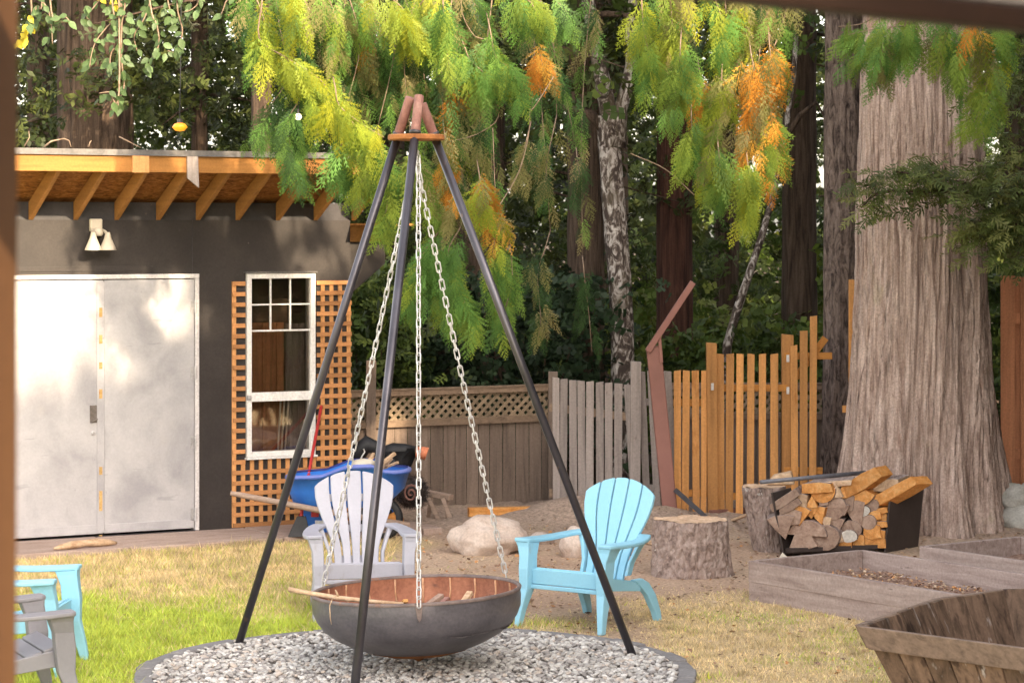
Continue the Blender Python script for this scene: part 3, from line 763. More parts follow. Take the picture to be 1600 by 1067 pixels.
# ================================================================== TRIPOD, CHAINS, BOWL
CXY = FIRE.copy()
PLATE_Z = 2.963; TOP_Z = 3.186
feet = [G(370, 1012), G(992, 1030)]
mid = (feet[0]+feet[1])/2; e = (feet[1]-feet[0]); side = e.length; nrm = Vector((e.y, -e.x, 0)).normalized()
feet.append(mid + nrm*side*.866)
tri = thing('fire_tripod', 'tall black steel tripod with rusty pipe top over gravel', 'tripod', CXY)
tops = [Vector((-.034, .02, TOP_Z)), Vector((.030, .035, TOP_Z-.035)), Vector((.018, -.038, TOP_Z+.004))]
for f_, t_ in zip(feet, tops):
    a = f_ - CXY; d = t_ - a
    tt = (PLATE_Z-.012-a.z)/d.z; pl = a + d*tt
    MB().tube([a + Vector((0, 0, -.01)), a + d*tt*.5, pl], .0235, 18).build('leg', MATS['tripod_paint'], tri, smooth=True)
    sl = a + d*((PLATE_Z+.018-a.z)/d.z)
    m = MB(); m.tube([sl, t_], .0265, 18); m.build('sleeve', MATS['rust_pipe'], tri, smooth=True, bevel=.003)
    m = MB(); m.tube([sl - Vector((0, 0, .004)), sl + d.normalized()*.012], .034, 14); m.build('weld', MATS['dark_metal'], tri, smooth=True)
MB().lathe([(0, -.016), (.15, -.016), (.157, -.010), (.157, .010), (.15, .016), (0, .016)], 40, c=(0, 0, PLATE_Z)).build('top_plate', MATS['rust_plate'], tri)
hook = MB(); hook.tube([(0, 0, PLATE_Z-.015), (0, 0, PLATE_Z-.06), (.014, 0, PLATE_Z-.08), (0, 0, PLATE_Z-.10), (-.014, 0, PLATE_Z-.08), (0, 0, PLATE_Z-.062)], .006, 8)
hook.build('ring_hook', MATS['chain_steel'], tri, smooth=True)

RB = .575; RIMZ = .464; TILT = math.radians(-2.2)
bowl = thing('fire_bowl', 'wide round blackened steel fire bowl hanging from three chains', 'fire bowl', (CXY.x, CXY.y, 0))
def tiltm(v): 
    v = Vector(v) - Vector((0, 0, RIMZ)); v = Matrix.Rotation(TILT, 3, 'Y') @ v; return v + Vector((0, 0, RIMZ))
prof = [(RB, RIMZ), (RB+.004, RIMZ-.05), (RB, RIMZ-.10), (RB*.965, RIMZ-.15), (RB*.90, RIMZ-.20), (RB*.80, RIMZ-.245), (RB*.66, RIMZ-.287), (RB*.5, RIMZ-.322), (RB*.33, RIMZ-.348), (RB*.16, RIMZ-.362), (.0005, RIMZ-.366)]
def bowl_part(pf, name, m_, n=96):
    mb = MB().lathe(pf, n); mb.v = [tuple(tiltm(v)) for v in mb.v]; return mb.build(name, MATS[m_], bowl, smooth=True)
bowl_part(prof, 'shell', 'bowl_steel')
bowl_part([(max(r-.012, .0004), z+(.0 if i == 0 else .012)) for i, (r, z) in enumerate(prof)], 'lining', 'bowl_rust')
bowl_part([(RB+.006, RIMZ-.010), (RB+.009, RIMZ), (RB+.004, RIMZ+.007), (RB-.008, RIMZ+.008), (RB-.015, RIMZ+.002), (RB-.014, RIMZ-.008)], 'rim', 'rim_steel')
for k in range(22):
    a = 2*PI*(k+.4)/22
    c_, s_ = math.cos(a), math.sin(a)
    m = MB(); m.tube([tiltm(((RB-.0145)*c_, (RB-.0145)*s_, RIMZ-.012)), tiltm(((RB-.0105)*c_, (RB-.0105)*s_, RIMZ-.08)), tiltm(((RB*.945-.012)*c_, (RB*.945-.012)*s_, RIMZ-.15))], .006, 6)
    m.build('seam', mat('seam_rust', [(.3, (.50, .26, .14)), (.7, (.62, .36, .22))], (20, 20, 20), .8, .1) if 'seam_rust' not in MATS else MATS['seam_rust'], bowl, smooth=True)
m = MB(); m.lathe([(0, RIMZ-.17), (RB*.3, RIMZ-.15), (RB*.6, RIMZ-.165), (RB*.93, RIMZ-.175)], 48)
rA = random.Random(3); m.v = [(x, y, z + .03*(mnoise.noise((x*9, y*9, 2)))) for x, y, z in m.v]
m.build('ash_bed', MATS['ash'], bowl, smooth=True)
bowl_part([(RB*.52, RIMZ-.3195), (RB*.50, RIMZ-.3245), (RB*.33, RIMZ-.3505), (RB*.16, RIMZ-.3645), (.02, RIMZ-.3685)], 'scorched_base', 'rust_plate')
m = MB().lathe([(.0, RIMZ-.385-.012), (.012, RIMZ-.392), (.045, RIMZ-.372), (.08, RIMZ-.355)], 16); m.v = [tuple(tiltm(v)) for v in m.v]; m.build('drain_boss', MATS['rust_plate'], bowl, smooth=True)
lug_w = []
for k, ang in enumerate((-90, 30, 150)):
    a = math.radians(ang + 3.5); c_, s_ = math.cos(a), math.sin(a)
    out = Vector((c_, s_, 0)); tg = Vector((-s_, c_, 0)); b = Vector(((RB+.006)*c_, (RB+.006)*s_, RIMZ-.02))
    m = MB().prism([b + tg*-.02 + Vector((0, 0, .02)), b + tg*.02 + Vector((0, 0, .02)), b + tg*.012 + Vector((0, 0, -.05)), b + Vector((0, 0, -.075)), b + tg*-.012 + Vector((0, 0, -.05))], out*.012)
    m.v = [tuple(tiltm(v)) for v in m.v]; m.build('lug', MATS['rim_steel'], bowl, bevel=.002)
    lug_w.append(tiltm(b + out*.02 + Vector((0, 0, .012))) + CXY)
# chains
lk = MB(); pth = []
LP, LW, LR = .056, .0125, .0042
nseg = 20
for k in range(nseg):
    a = 2*PI*k/nseg; x = LW*math.cos(a); z = LW*math.sin(a) + (.0195 if math.sin(a) > 0 else -.0195); pth.append(Vector((x, 0, z)))
rings = []
for k in range(nseg):
    t = (pth[(k+1) % nseg]-pth[k-1]).normalized(); b = Vector((0, 1, 0)); n_ = b.cross(t)
    rings.append([pth[k] + (n_*math.cos(2*PI*j/7) + b*math.sin(2*PI*j/7))*LR for j in range(7)])
rings.append(rings[0])
lk.loft(rings, cap=False)
lab = {0: 'bright steel chain hanging to the front lug of the fire bowl', 1: 'bright steel chain hanging beside the blue armchair to bowl rim', 2: 'bright steel chain hanging before the pale lavender armchair to bowl rim'}
proto = None
for k, lw in enumerate(lug_w):
    top = CXY + Vector((.012*math.cos(k*2.1), .012*math.sin(k*2.1), PLATE_Z-.10))
    ch = thing('chain', lab[k], 'chain', top, 0, 'chains of the fire bowl')
    L = (lw-top).length; n = int(L/.0485)
    sag = Vector((0, 0, -.03)) if k else Vector((0, 0, 0))
    pts = [top.lerp(lw, i/n) + sag*math.sin(PI*i/n) for i in range(n+1)]
    for i in range(n):
        c_ = (pts[i]+pts[i+1])/2; d = (pts[i+1]-pts[i]).normalized()
        if proto is None:
            o = lk.build('link', MATS['chain_steel'], ch, smooth=True); proto = o
        else:
            o = place_copy(proto, ch)
        q = d.to_track_quat('Z', 'Y').to_matrix().to_4x4() @ Matrix.Rotation(math.radians((35 if i % 2 else 125) + rnd.uniform(-14, 14)), 4, 'Z')
        o.matrix_local = Matrix.Translation(c_-top) @ q
        o.parent = ch
# stick lying across the rim, offcuts in the bowl
def bp(x, y, dy): return P(x, y, CXY.y + dy)
st_pts = [bp(451, 920, -.10), bp(470, 924, -.12), bp(500, 929, -.15), bp(530, 934, -.20), bp(580, 939, -.27), bp(630, 943, -.33)]
o = MB().tube([q-st_pts[3] for q in st_pts], [.014, .013, .013, .014, .011, .009], 8).tube([st_pts[3]-st_pts[3], st_pts[3]-st_pts[3]+Vector((-.02, -.01, .045))], [.009, .004], 6).build('stick', MATS['log_tan'], loc=st_pts[3], smooth=True)
tag(o, 'pale bare stick laid across the rim of the fire bowl', 'stick')
for (xa, ya, xb, yb, da, db, r_, mt, lb) in ((627, 911, 634, 938, .12, -.02, .014, 'log_orange', 'short upright orange kindling stick in the fire bowl'),
        (716, 941, 735, 925, -.1, .02, .018, 'log_tan', 'pale split wedge of wood leaning in the fire bowl'), (664, 940, 690, 930, .0, .1, .02, 'log_brown', 'brown charred stick lying in the ash of fire bowl'),
        (676, 941, 700, 934, -.12, .0, .015, 'rust_pipe', 'rusty scrap lying flat in the ash of fire bowl')):
    a, b = bp(xa, ya, da), bp(xb, yb, db); a.z = min(a.z, RIMZ-.1)
    o = MB().bar((0, 0, 0), b-a, r_*2, r_*1.3).build('kindling', MATS[mt], loc=a, bevel=.003); tag(o, lb, 'kindling')
twl = twig('scrap_wire', [(519, 936), (515, 946), (516, 965), (518, 975)], [CXY.y-.47, CXY.y-.52, CXY.y-.515, CXY.y-.50], .004, 'pale bent strip hanging over the fire bowl side', m_='log_tan', cat='wire')

# ================================================================== CHAIRS
def chair(name, label, loc, face, m_, group=None, waist=1.0):
    """moulded garden armchair; face = direction it looks (world x, y)"""
    t = thing(name, label, 'chair', loc, math.atan2(face[1], face[0]) + PI/2, group)
    M_ = MATS[m_]
    by0, bz0, by1, bz1 = .12, .27, .36, .895
    bd = Vector((0, by1-by0, bz1-bz0)); bl = bd.length; bd.normalize(); bn = Vector((0, -bd.z, bd.y))
    def BK(w, v, o=0): return Vector((w, by0, bz0)) + bd*v + bn*o
    ns = 5; rails = []
    for i in range(ns):
        c_ = i-(ns-1)/2
        def edge(v, c2):      # fan shape: width at height v
            wv = .335 + .26*sstep(.12*bl, .80*bl, v); return float(wv)*c2/ns
        gap = .0062
        L_, R_ = [], []
        vt = lambda e_: bl - .105*abs(e_/2.5)**2.1
        for q in range(9):
            fl = q/8
            vl = vt(c_-.5)*fl; vr = vt(c_+.5)*fl
            L_.append((edge(vl, c_-.5)+gap, vl)); R_.append((edge(vr, c_+.5)-gap, vr))
        top = [(edge(vt(c_), c_+s_), vt(c_+s_)+.001) for s_ in (-.25, 0, .25)]
        ring = L_ + top + R_[::-1]
        m = MB(); m.prism([BK(w, v, .012) for w, v in ring], bn*-.026); m.build('back_slat', M_, t, bevel=.006)
    for v, wd, hgt in ((.03, .29, .07), (.26, .32, .05), (.47, .40, .05)):
        MB().hexa([BK(-wd/2, v, -.016), BK(wd/2, v, -.016), BK(wd/2, v, -.030), BK(-wd/2, v, -.030)], [BK(-wd/2, v+hgt, -.016), BK(wd/2, v+hgt, -.016), BK(wd/2, v+hgt, -.030), BK(-wd/2, v+hgt, -.030)]).build('back_rail', M_, t, bevel=.004)
    # seat slats, slightly dished
    y0_, y1_ = -.335, .155; z0_, z1_ = .372, .268
    nsl = 5
    for i in range(nsl):
        a, b = i/nsl+.006, (i+1)/nsl-.018
        def sp(tt, x): 
            return Vector((x, y0_+(y1_-y0_)*tt, z0_+(z1_-z0_)*tt - .02*math.sin(PI*tt)))
        m = MB(); hw = .268
        for (xa, xb) in ((-hw, hw),):
            pa, pb, pc, pd = sp(a, xa), sp(a, xb), sp(b, xb), sp(b, xa); dn = Vector((0, 0, -.02))
            m.hexa([pa+dn, pb+dn, pc+dn, pd+dn], [pa, pb, pc, pd])
        m.build('seat_slat', M_, t, bevel=.005)
    MB().hexa([(-.285, -.345, .265), (.285, -.345, .265), (.285, -.325, .265), (-.285, -.325, .265)], [(-.285, -.350, .362), (.285, -.350, .362), (.285, -.330, .362), (-.285, -.330, .362)]).build('apron', M_, t, bevel=.005)
    MB().hexa([(-.300, -.352, .235), (.300, -.352, .235), (.300, -.325, .235), (-.300, -.325, .235)], [(-.300, -.352, .262), (.300, -.352, .262), (.300, -.325, .262), (-.300, -.325, .262)]).build('front_rail', M_, t, bevel=.005)
    def lf(secs):
        """secs: (centre, half-width x, half-depth y)"""
        m = MB(); rings = []
        for c_, hx, hy in secs:
            c_ = Vector(c_); rings.append([c_+Vector((-hx, -hy, 0)), c_+Vector((hx, -hy, 0)), c_+Vector((hx, hy, 0)), c_+Vector((-hx, hy, 0))])
        return m.loft(rings)
    for s in (-1, 1):
        lf([((s*.350, -.420, 0), .020, .026), ((s*.340, -.398, .10), .024, .033), ((s*.324, -.352, .235), .034, .048), ((s*.322, -.345, .36), .040, .058), ((s*.326, -.335, .44), .040, .056), ((s*.338, -.318, .50), .048, .064), ((s*.347, -.310, .535), .058, .074)]).build('front_leg', M_, t, bevel=.008)
        lf([((s*.300, .345, 0), .022, .030), ((s*.296, .325, .06), .023, .036), ((s*.285, .265, .17), .024, .050), ((s*.272, .19, .25), .024, .060), ((s*.27, .12, .285), .02, .055)]).build('rear_leg', M_, t, bevel=.007)
        m = MB(); m.hexa([(s*.27-.012, -.33, .255), (s*.27+.012, -.33, .255), (s*.27+.012, .16, .205), (s*.27-.012, .16, .205)], [(s*.27-.012, -.33, .345), (s*.27+.012, -.33, .345), (s*.27+.012, .16, .262), (s*.27-.012, .16, .262)]); m.build('side_rail', M_, t, bevel=.005)
        # armrest: a shaped board that curls in to the back
        pl = [(-.392, .352, .050), (-.37, .350, .066), (-.25, .350, .070), (-.10, .350, .064), (.03, .342, .054), (.12, .322, .050), (.19, .292, .052), (.25, .250, .058)]
        rings = []
        for y_, xc, hw in pl:
            tt = (y_+.385)/.635; z_ = .553 - .012*math.sin(PI*tt) + .018*max(0, tt-.6)
            th = .026
            rings.append([Vector((s*xc-hw, y_, z_-th)), Vector((s*xc+hw, y_, z_-th)), Vector((s*xc+hw, y_, z_)), Vector((s*xc-hw, y_, z_))])
        MB().loft(rings).build('armrest', M_, t, bevel=.009, seg=3)
        # web from the armrest down the back edge to the seat
        rings = []
        for (x_, y_, z_, hx, hy) in ((.262, .235, .54, .020, .036), (.225, .205, .46, .014, .034), (.195, .17, .38, .012, .032), (.19, .135, .30, .012, .030)):
            rings.append([Vector((s*x_-hx, y_-hy, z_)), Vector((s*x_+hx, y_-hy, z_)), Vector((s*x_+hx, y_+hy, z_)), Vector((s*x_-hx, y_+hy, z_))])
        MB().loft(rings).build('back_web', M_, t, bevel=.006)
    t.scale = (.885, .92, .98)
    return t
chair('garden_armchair', 'pale lavender plastic armchair behind the fire bowl', (-.985, 16.42, 0), (.16, -1), 'lavender_plastic')
chair('garden_armchair', 'sky blue plastic armchair between the fire bowl and tree stump', (.515, 16.0, 0), (-.58, -.81), 'blue_plastic')
chair('garden_armchair', 'sky blue plastic armchair on the lawn next to a darker grey armchair', (-2.84, 14.33, 0), (1, -.05), 'blue_plastic')
chair('garden_armchair', 'grey slatted plastic armchair cut off by the porch post', (-2.66, 13.02, 0), (.91, .41), 'grey_plastic')

# ================================================================== STONES, STUMPS
def rock(name, label, c, s, m_, seed, rotz=0, amp=.22, flat=.0, sub=4):
    bm = bmesh.new(); bmesh.ops.create_icosphere(bm, subdivisions=sub, radius=1)
    for v in bm.verts:
        p = v.co.copy(); n_ = mnoise.fractal(p*1.1+Vector((seed, seed*2.3, 0)), 1, 2, 5)
        r2 = mnoise.fractal(p*4+Vector((seed*3, 1, seed)), 1, 2, 4)
        v.co = p*(1 + amp*n_ + .03*r2)
        v.co = Vector((v.co.x*s[0], v.co.y*s[1], v.co.z*s[2]))
        zb = -s[2]*.72
        if v.co.z < zb: v.co.z = zb + (v.co.z-zb)*.1
    zmin = min(v.co.z for v in bm.verts)
    for v in bm.verts: v.co.z -= zmin
    me_ = bpy.data.meshes.new(name); bm.to_mesh(me_); bm.free(); me_.materials.append(MATS[m_])
    me_.polygons.foreach_set('use_smooth', [True]*len(me_.polygons))
    o = bpy.data.objects.new(name, me_); COL.objects.link(o); o.location = c; o.rotation_euler = (0, 0, rotz)
    if label: tag(o, label, 'rock')
    return o
g_ = G(760, 868); rock('boulder', 'large smooth tan boulder lying on bare soil behind fire bowl', (g_.x, g_.y+.16, -.03), (.285, .21, .17), 'granite', 4.2, .1, .25)
g_ = G(846, 851); rock('boulder', 'small pale rock behind the big tan boulder', (g_.x, g_.y+.08, -.01), (.10, .08, .06), 'granite', 8.1)
g_ = G(893, 872); rock('boulder', 'rounded pinkish rock behind the blue armchair seat', (g_.x+.03, g_.y+.1, -.02), (.11, .10, .135), 'granite', 1.7)
g_ = G(1140, 830); 
g_ = G(1590, 834); rock('boulder', 'greenish grey boulder at foot of reddish board fence', (g_.x+.1, g_.y+.15, -.02), (.24, .2, .14), 'grey_rock', 5.5)
r2_ = rock('boulder', 'grey boulder stacked on a greenish boulder by board fence', (g_.x+.02, g_.y+.22, .165), (.16, .15, .12), 'grey_rock', 9.5)
r3_ = rock('boulder', 'rounded rock on top of the stones by reddish board fence', (g_.x+.25, g_.y+.2, .19), (.2, .15, .14), 'grey_rock', 3.5)

def stump(name, label, c, r0, r1, h, seed, lean=(0, 0), roots=0.0, mats=('stump_bark', 'stump_top'), cat='tree stump', loc=None):
    n, nz_ = 150, 50; vs = []; fs = []
    for i in range(nz_+1):
        tt = i/nz_
        for k in range(n):
            a = 2*PI*k/n; cs = Vector((math.cos(a), math.sin(a), 0))
            r = r0+(r1-r0)*tt + roots*(1-tt)**3*(.6+.6*math.sin(3*a+seed))
            r *= 1 + .06*mnoise.noise((cs.x*1.2+seed, cs.y*1.2, 0))
            f_ = mnoise.noise((cs.x*6+seed, cs.y*6, tt*h*5)); f2_ = mnoise.noise((cs.x*13+seed, cs.y*13, tt*h*14)); r += .010*mnoise.fractal((cs.x*5+seed, cs.y*5, tt*h*9), 1, 2, 4) - .016*math.exp(-(f_/.09)**2) - .010*math.exp(-(f2_/.12)**2)
            if tt > .93: r -= .006*(tt-.93)/.07
            vs.append((r*cs.x+lean[0]*tt, r*cs.y+lean[1]*tt, tt*h + (.012*mnoise.noise((cs.x*2+seed, cs.y*2, 3)) if i == nz_ else 0)))
    for i in range(nz_):
        for k in range(n):
            k2 = (k+1) % n; fs.append((i*n+k, i*n+k2, (i+1)*n+k2, (i+1)*n+k))
    t = thing(name, label, cat, c)
    MB().add(vs, fs).build('bark', MATS[mats[0]], t, smooth=True)
    topring = vs[-n:]; m = MB(); rings = []
    cen = Vector((lean[0], lean[1], h))
    for q in (1, .8, .55, .3, .02):
        rings.append([cen + (Vector(p)-cen)*q*.995 + Vector((0, 0, .002 + .010*mnoise.noise((p[0]*q*18, p[1]*q*18, seed)))) for p in topring])
    m.loft(rings, cap=False).build('cut_face', MATS[mats[1]], t, smooth=False)
    return t
g_ = G(1082, 905); stump('chopping_stump', 'wide cut tree stump with rough bark beside blue armchair', (g_.x, g_.y+.28, -.01), .275, .268, .40, 2.2, roots=.035)
g_ = G(1215, 864); stump('log_round', 'tall upright log section standing left of the firewood rack', (g_.x-.03, g_.y+.18, -.01), .14, .17, .50, 6.1, lean=(-.06, 0), cat='log')

# ================================================================== PROPS BY THE SHED
wb = thing('wheelbarrow', 'blue plastic wheelbarrow with wooden handles loaded with kindling', 'wheelbarrow', (P(540, 600, 20.25).x, 20.25, 0))
def wl(x, y, dy=0.0): return P(x, y, 20.25+dy) - wb.location
rings = []
def trayring(z, x0, x1, hy, lift):
    r_ = []; n = 28
    for k in range(n):
        a = 2*PI*k/n; cx_, sx_ = math.cos(a), math.sin(a)
        ex = math.copysign(abs(cx_)**.6, cx_); ey = math.copysign(abs(sx_)**.6, sx_)
        x = (x0+x1)/2 + (x1-x0)/2*ex; y = hy*ey
        u_ = (x-x0)/(x1-x0)
        r_.append(Vector((x, y, z + lift*(.11*math.exp(-((u_-.60)/.14)**2) + .05*u_))))
    return r_
xl = wl(449, 748).x; xr = wl(640, 740).x
outer = [trayring(.275, xl+.10, xr-.22, .17, 0), trayring(.30, xl+.05, xr-.16, .21, 0), trayring(.40, xl+.015, xr-.04, .26, .3), trayring(.495, xl, xr, .29, 1)]
lipo = trayring(.495, xl-.015, xr+.015, .305, 1); lipt = [v+Vector((0, 0, .014)) for v in lipo]
inner = [trayring(.509, xl+.012, xr-.012, .275, 1), trayring(.40, xl+.03, xr-.055, .245, .3), trayring(.31, xl+.065, xr-.175, .195, 0)]
MB().loft(outer+[lipo, lipt]+inner).build('tray', MATS['tub_blue'], wb, smooth=True)
m = MB().loft([lipo, [v+Vector((0, 0, .02)) for v in lipo], [v+Vector((0, 0, .02)) for v in inner[0]]], cap=False); m.build('tray_lip', MATS['tub_faded'], wb, smooth=True)
for dy in (-.2, .2):
    a = wl(360, 770, dy-.05); b = wl(500, 797, dy); c_ = wl(640, 820, dy*.4)
    MB().tube([a, a.lerp(b, .12), b, c_], [.017, .022, .024, .022], 8).build('handle', MATS['old_handle'], wb, smooth=True)
    MB().tube([wl(560, 805, dy), Vector((wl(530, 805).x, dy, .0))], .014, 8).build('leg', MATS['dark_metal'], wb)
whx = wl(596, 800).x
m = MB().lathe([(.115, -.02), (.15, -.03), (.17, -.015), (.172, .015), (.15, .03), (.115, .02), (.115, -.02)], 28); m.v = [(x+whx, z, y+.172) for x, y, z in m.v]; m.build('wheel', MATS['black_rubber'], wb, smooth=True)
for k, (xa, ya, xb, yb, r_, dy) in enumerate(((560, 733, 582, 714, .014, -.1), (566, 735, 594, 718, .013, -.05), (585, 733, 617, 708, .016, -.12), (590, 738, 612, 716, .013, -.02), (572, 728, 584, 708, .012, .05), (600, 731, 622, 722, .012, .08))):
    a, b = P(xa, ya, 20.25+dy), P(xb, yb, 20.25+dy+.1)
    o = MB().bar((0, 0, 0), b-a, r_*2, r_*1.5).build('kindling_stick', MATS['log_tan'], loc=a, bevel=.002)
    tag(o, 'split pale kindling stick heaped in the blue wheelbarrow', 'kindling', 'kindling sticks in the wheelbarrow')
bg_ = rock('crumpled_bag', None, P(568, 735, 20.12), (.085, .07, .055), 'cream', 11.3, 0, .35, sub=3); tag(bg_, 'crumpled pale yellow bag on kindling in blue wheelbarrow', 'bag')
# blue crate with a label under the tray
c_ = G(508, 838); crate = thing('storage_crate', 'blue plastic crate with white label under the wheelbarrow', 'crate', (c_.x, c_.y-.02, .045))
m = MB(); w_, d_, h_ = .17, .12, .19
m.hexa([(-w_*.85, -d_*.85, 0), (w_*.85, -d_*.85, 0), (w_*.85, d_*.85, 0), (-w_*.85, d_*.85, 0)], [(-w_, -d_, h_), (w_, -d_, h_), (w_, d_, h_), (-w_, d_, h_)]); m.build('body', MATS['tub_blue'], crate, bevel=.01)
MB().box((-w_-.01, -d_-.012, h_-.03), (w_+.01, -d_+.005, h_+.006)).build('rim', MATS['tub_blue'], crate, bevel=.005)
MB().box((-.07, -d_-.006, .05), (.02, -d_*.93, .10)).build('label', MATS['paper_white'], crate)
MB().box((-.10, -d_-.015, .13), (-.04, -d_-.002, .17)).build('red_tag', MATS['red_handle'], crate)
# long red-handled dustpan leaning by the window
b0_ = G(468, 838, .045)
sv = thing('long_shovel', 'red handled shovel with black blade leaning beside shed window', 'shovel', b0_)
tp = shed_pt(W(498, 634)[0], -.05, W(498, 634)[1]) - b0_
MB().tube([Vector((0, 0, .10)), tp], .013, 10).build('handle', MATS['red_handle'], sv, smooth=True)
MB().hexa([(-.09, -.05, 0), (.09, -.03, 0), (.09, -.02, 0), (-.09, -.04, 0)], [(-.02, .0, .16), (.05, .01, .16), (.05, .02, .16), (-.02, .01, .16)]).build('blade', MATS['black_rubber'], sv, bevel=.003)
# black covered chute with a terracotta mouth, bristly round brush below
c_ = P(620, 800, 21.35); c_.z = 0
cv = thing('covered_chute', 'black draped chute with round terracotta mouth against board fence', 'chute', c_)
def cl(x, y, dy=0): return P(x, y, 21.35+dy) - c_
m = MB(); m.tube([cl(553, 725), cl(562, 704), cl(574, 694), cl(588, 700), cl(600, 716)], [.06, .075, .075, .06, .04], 14)
m.build('hood', MATS['black_rubber'], cv, smooth=True)
m = MB(); m.tube([cl(600, 708), cl(615, 703), cl(632, 704), cl(648, 706)], [.06, .062, .06, .05], 14); m.build('pipe', MATS['black_rubber'], cv, smooth=True)
m = MB(); m.tube([cl(650, 706, -.1), cl(660, 707, -.1), cl(667, 709, -.1), cl(666, 709, -.1), cl(656, 707, -.1)], [.046, .050, .056, .042, .036], 18, cap=False); m.build('mouth', MATS['terracotta'], cv, smooth=True)
m = MB(); m.loft([[cl(604, 700, -.05), cl(645, 700, -.05), cl(650, 712, -.08), cl(606, 730, -.1)], [cl(600, 735, -.1), cl(634, 728, -.1), cl(636, 742, -.14), cl(600, 770, -.16)], [cl(586, 790, -.12), cl(610, 785, -.12), cl(606, 800, -.16), cl(588, 812, -.18)], [Vector((-.19, -.1, 0)), Vector((-.02, -.1, 0)), Vector((-.04, -.16, 0)), Vector((-.19, -.18, 0))]]); m.build('drape', MATS['black_rubber'], cv, smooth=True)
m = MB(); m.tube([cl(558, 730, -.1), cl(566, 712, -.1), cl(570, 706, -.1), cl(568, 701, -.1)], .006, 6).tube([cl(564, 732, -.1), cl(572, 716, -.1)], .006, 6); m.build('hook_wire', MATS['chain_steel'], cv)
bc = P(643, 770, 21.05); br_r = .155
bz = G(643, 800).y; bc = P(643, 768, 21.2)
brush = thing('brush_wheel', 'round bristly black brush wheel standing below the black chute', 'brush', (bc.x, bc.y, 0))
cz = max(bc.z, .17)
m = MB().lathe([(0, -.11), (.08, -.10), (.12, -.05), (.125, .05), (.08, .10), (0, .11)], 20); m.v = [(x, z, y+cz) for x, y, z in m.v]; m.build('core', MATS['bristle'], brush, smooth=True)
m = MB()
for k in range(1500):
    v = Vector((rnd.gauss(0, 1), rnd.gauss(0, .8), rnd.gauss(0, 1))).normalized(); o_ = v.orthogonal().normalized()*.0035
    a = Vector((0, 0, cz)) + v*.10; tip_ = Vector((0, 0, cz)) + v*(.145+.025*rnd.random()) + Vector((rnd.gauss(0, .012), rnd.gauss(0, .012), rnd.gauss(0, .012)))
    if tip_.z < .004: tip_.z = .004
    m.add([a-o_, a+o_, tip_], [(0, 1, 2)])
m.build('bristles', MATS['bristle'], brush)
m = MB(); m.tube([Vector((.05*math.cos(t*.5)*(1-t/26)*1.3, -.15, cz+.05*math.sin(t*.5)*(1-t/26)*1.6)) for t in range(24)], .009, 6); m.build('coil', MATS['rust_pipe'], brush, smooth=True)
# grey wooden trestle
c_ = G(690, 812); tr = thing('trestle', 'low grey wooden trestle standing against the board fence', 'trestle', (c_.x, c_.y, 0))
def tl(x, y, dy=0): return P(x, y, c_.y+dy) - tr.location
MB().bar(tl(664, 769, .1), tl(705, 777, -.05), .07, .045).build('top_beam', MATS['old_handle'], tr, bevel=.004)
for (xa, xb, dy) in ((670, 686, -.06), (692, 706, -.10), (674, 668, .12), (696, 700, .12)):
    a = tl(xa, 778, dy*.4); MB().bar(a, Vector((tl(xb, 800).x, dy, 0)), .035, .03, up=(0, 1, 0)).build('leg', MATS['old_handle'], tr, bevel=.003)
c_ = G(617, 823); o = rock('toy_ball', None, (c_.x, c_.y, 0), (.075, .075, .07), 'terracotta', 1.1, 0, .02, sub=3); o.data.materials.clear(); o.data.materials.append(MATS['log_orange']); tag(o, 'orange toy ball on the ground behind lavender armchair', 'ball')
c_ = G(604, 815); o = MB().hexa([(-.04, -.04, 0), (.04, -.04, 0), (.04, .04, 0), (-.04, .04, 0)], [(-.07, -.06, .11), (.07, -.06, .11), (.07, .06, .11), (-.07, .06, .11)]).build('toy_bucket', MATS['tub_blue'], loc=(c_.x, c_.y, 0), bevel=.006); tag(o, 'little blue toy bucket beside the orange ball', 'bucket')
# timber on the soil by the fence
a, b = G(732, 808), G(842, 806); o = MB().bar((0, 0, .04), b-a+Vector((0, 0, .04)), .10, .08).build('timber', MATS['log_orange'], loc=a+Vector((0, -.12, .015)), bevel=.006); tag(o, 'short orange squared timber lying along foot of board fence', 'timber')
a, b = G(720, 816), G(820, 814); o = MB().bar((0, 0, .02), b-a+Vector((0, 0, .025)), .09, .04).build('timber', MATS['old_handle'], loc=a, bevel=.006); tag(o, 'flat grey plank lying before the orange timber', 'timber')
a, b = G(1040, 858), G(1022, 850); o = MB().bar((0, 0, .02), b-a+Vector((-.1, 0, .02)), .05, .03).build('timber', MATS['log_tan'], loc=a+Vector((-.05, .2, 0)), bevel=.004); tag(o, 'short pale stick on the soil beside the cut stump', 'timber')

# ================================================================== FENCES
def fence_D(x): return 22.45 + (x-610)*.0030
ofn = thing('board_fence', 'weathered brown board fence with diagonal lattice top', 'fence', P(610, 700, 22.45).xy.to_3d())
oz0 = -.02
def OF(x, y=None, z=None, dy=0):
    D = (fence_D(x) if x < 866 else fence_D(866)+.15) + dy
    p = P(x, y if y is not None else 700, D)
    if z is not None: p.z = z
    return p - ofn.location
zlat1, zlat0 = 1.0, .755
x = 540.0
while x < 1300:
    w = 17 + 4*rnd.random()
    if 862 < x < 1046: x += 4; continue
    a, b = OF(x), OF(x+w-.8)
    MB().hexa([(a.x, a.y, oz0), (b.x, b.y, oz0), (b.x, b.y+.018, oz0), (a.x, a.y+.018, oz0)], [(a.x, a.y, zlat0-.03), (b.x, b.y, zlat0-.03), (b.x, b.y+.018, zlat0-.03), (a.x, a.y+.018, zlat0-.03)]).build('board', MATS['old_board'], ofn)
    x += w
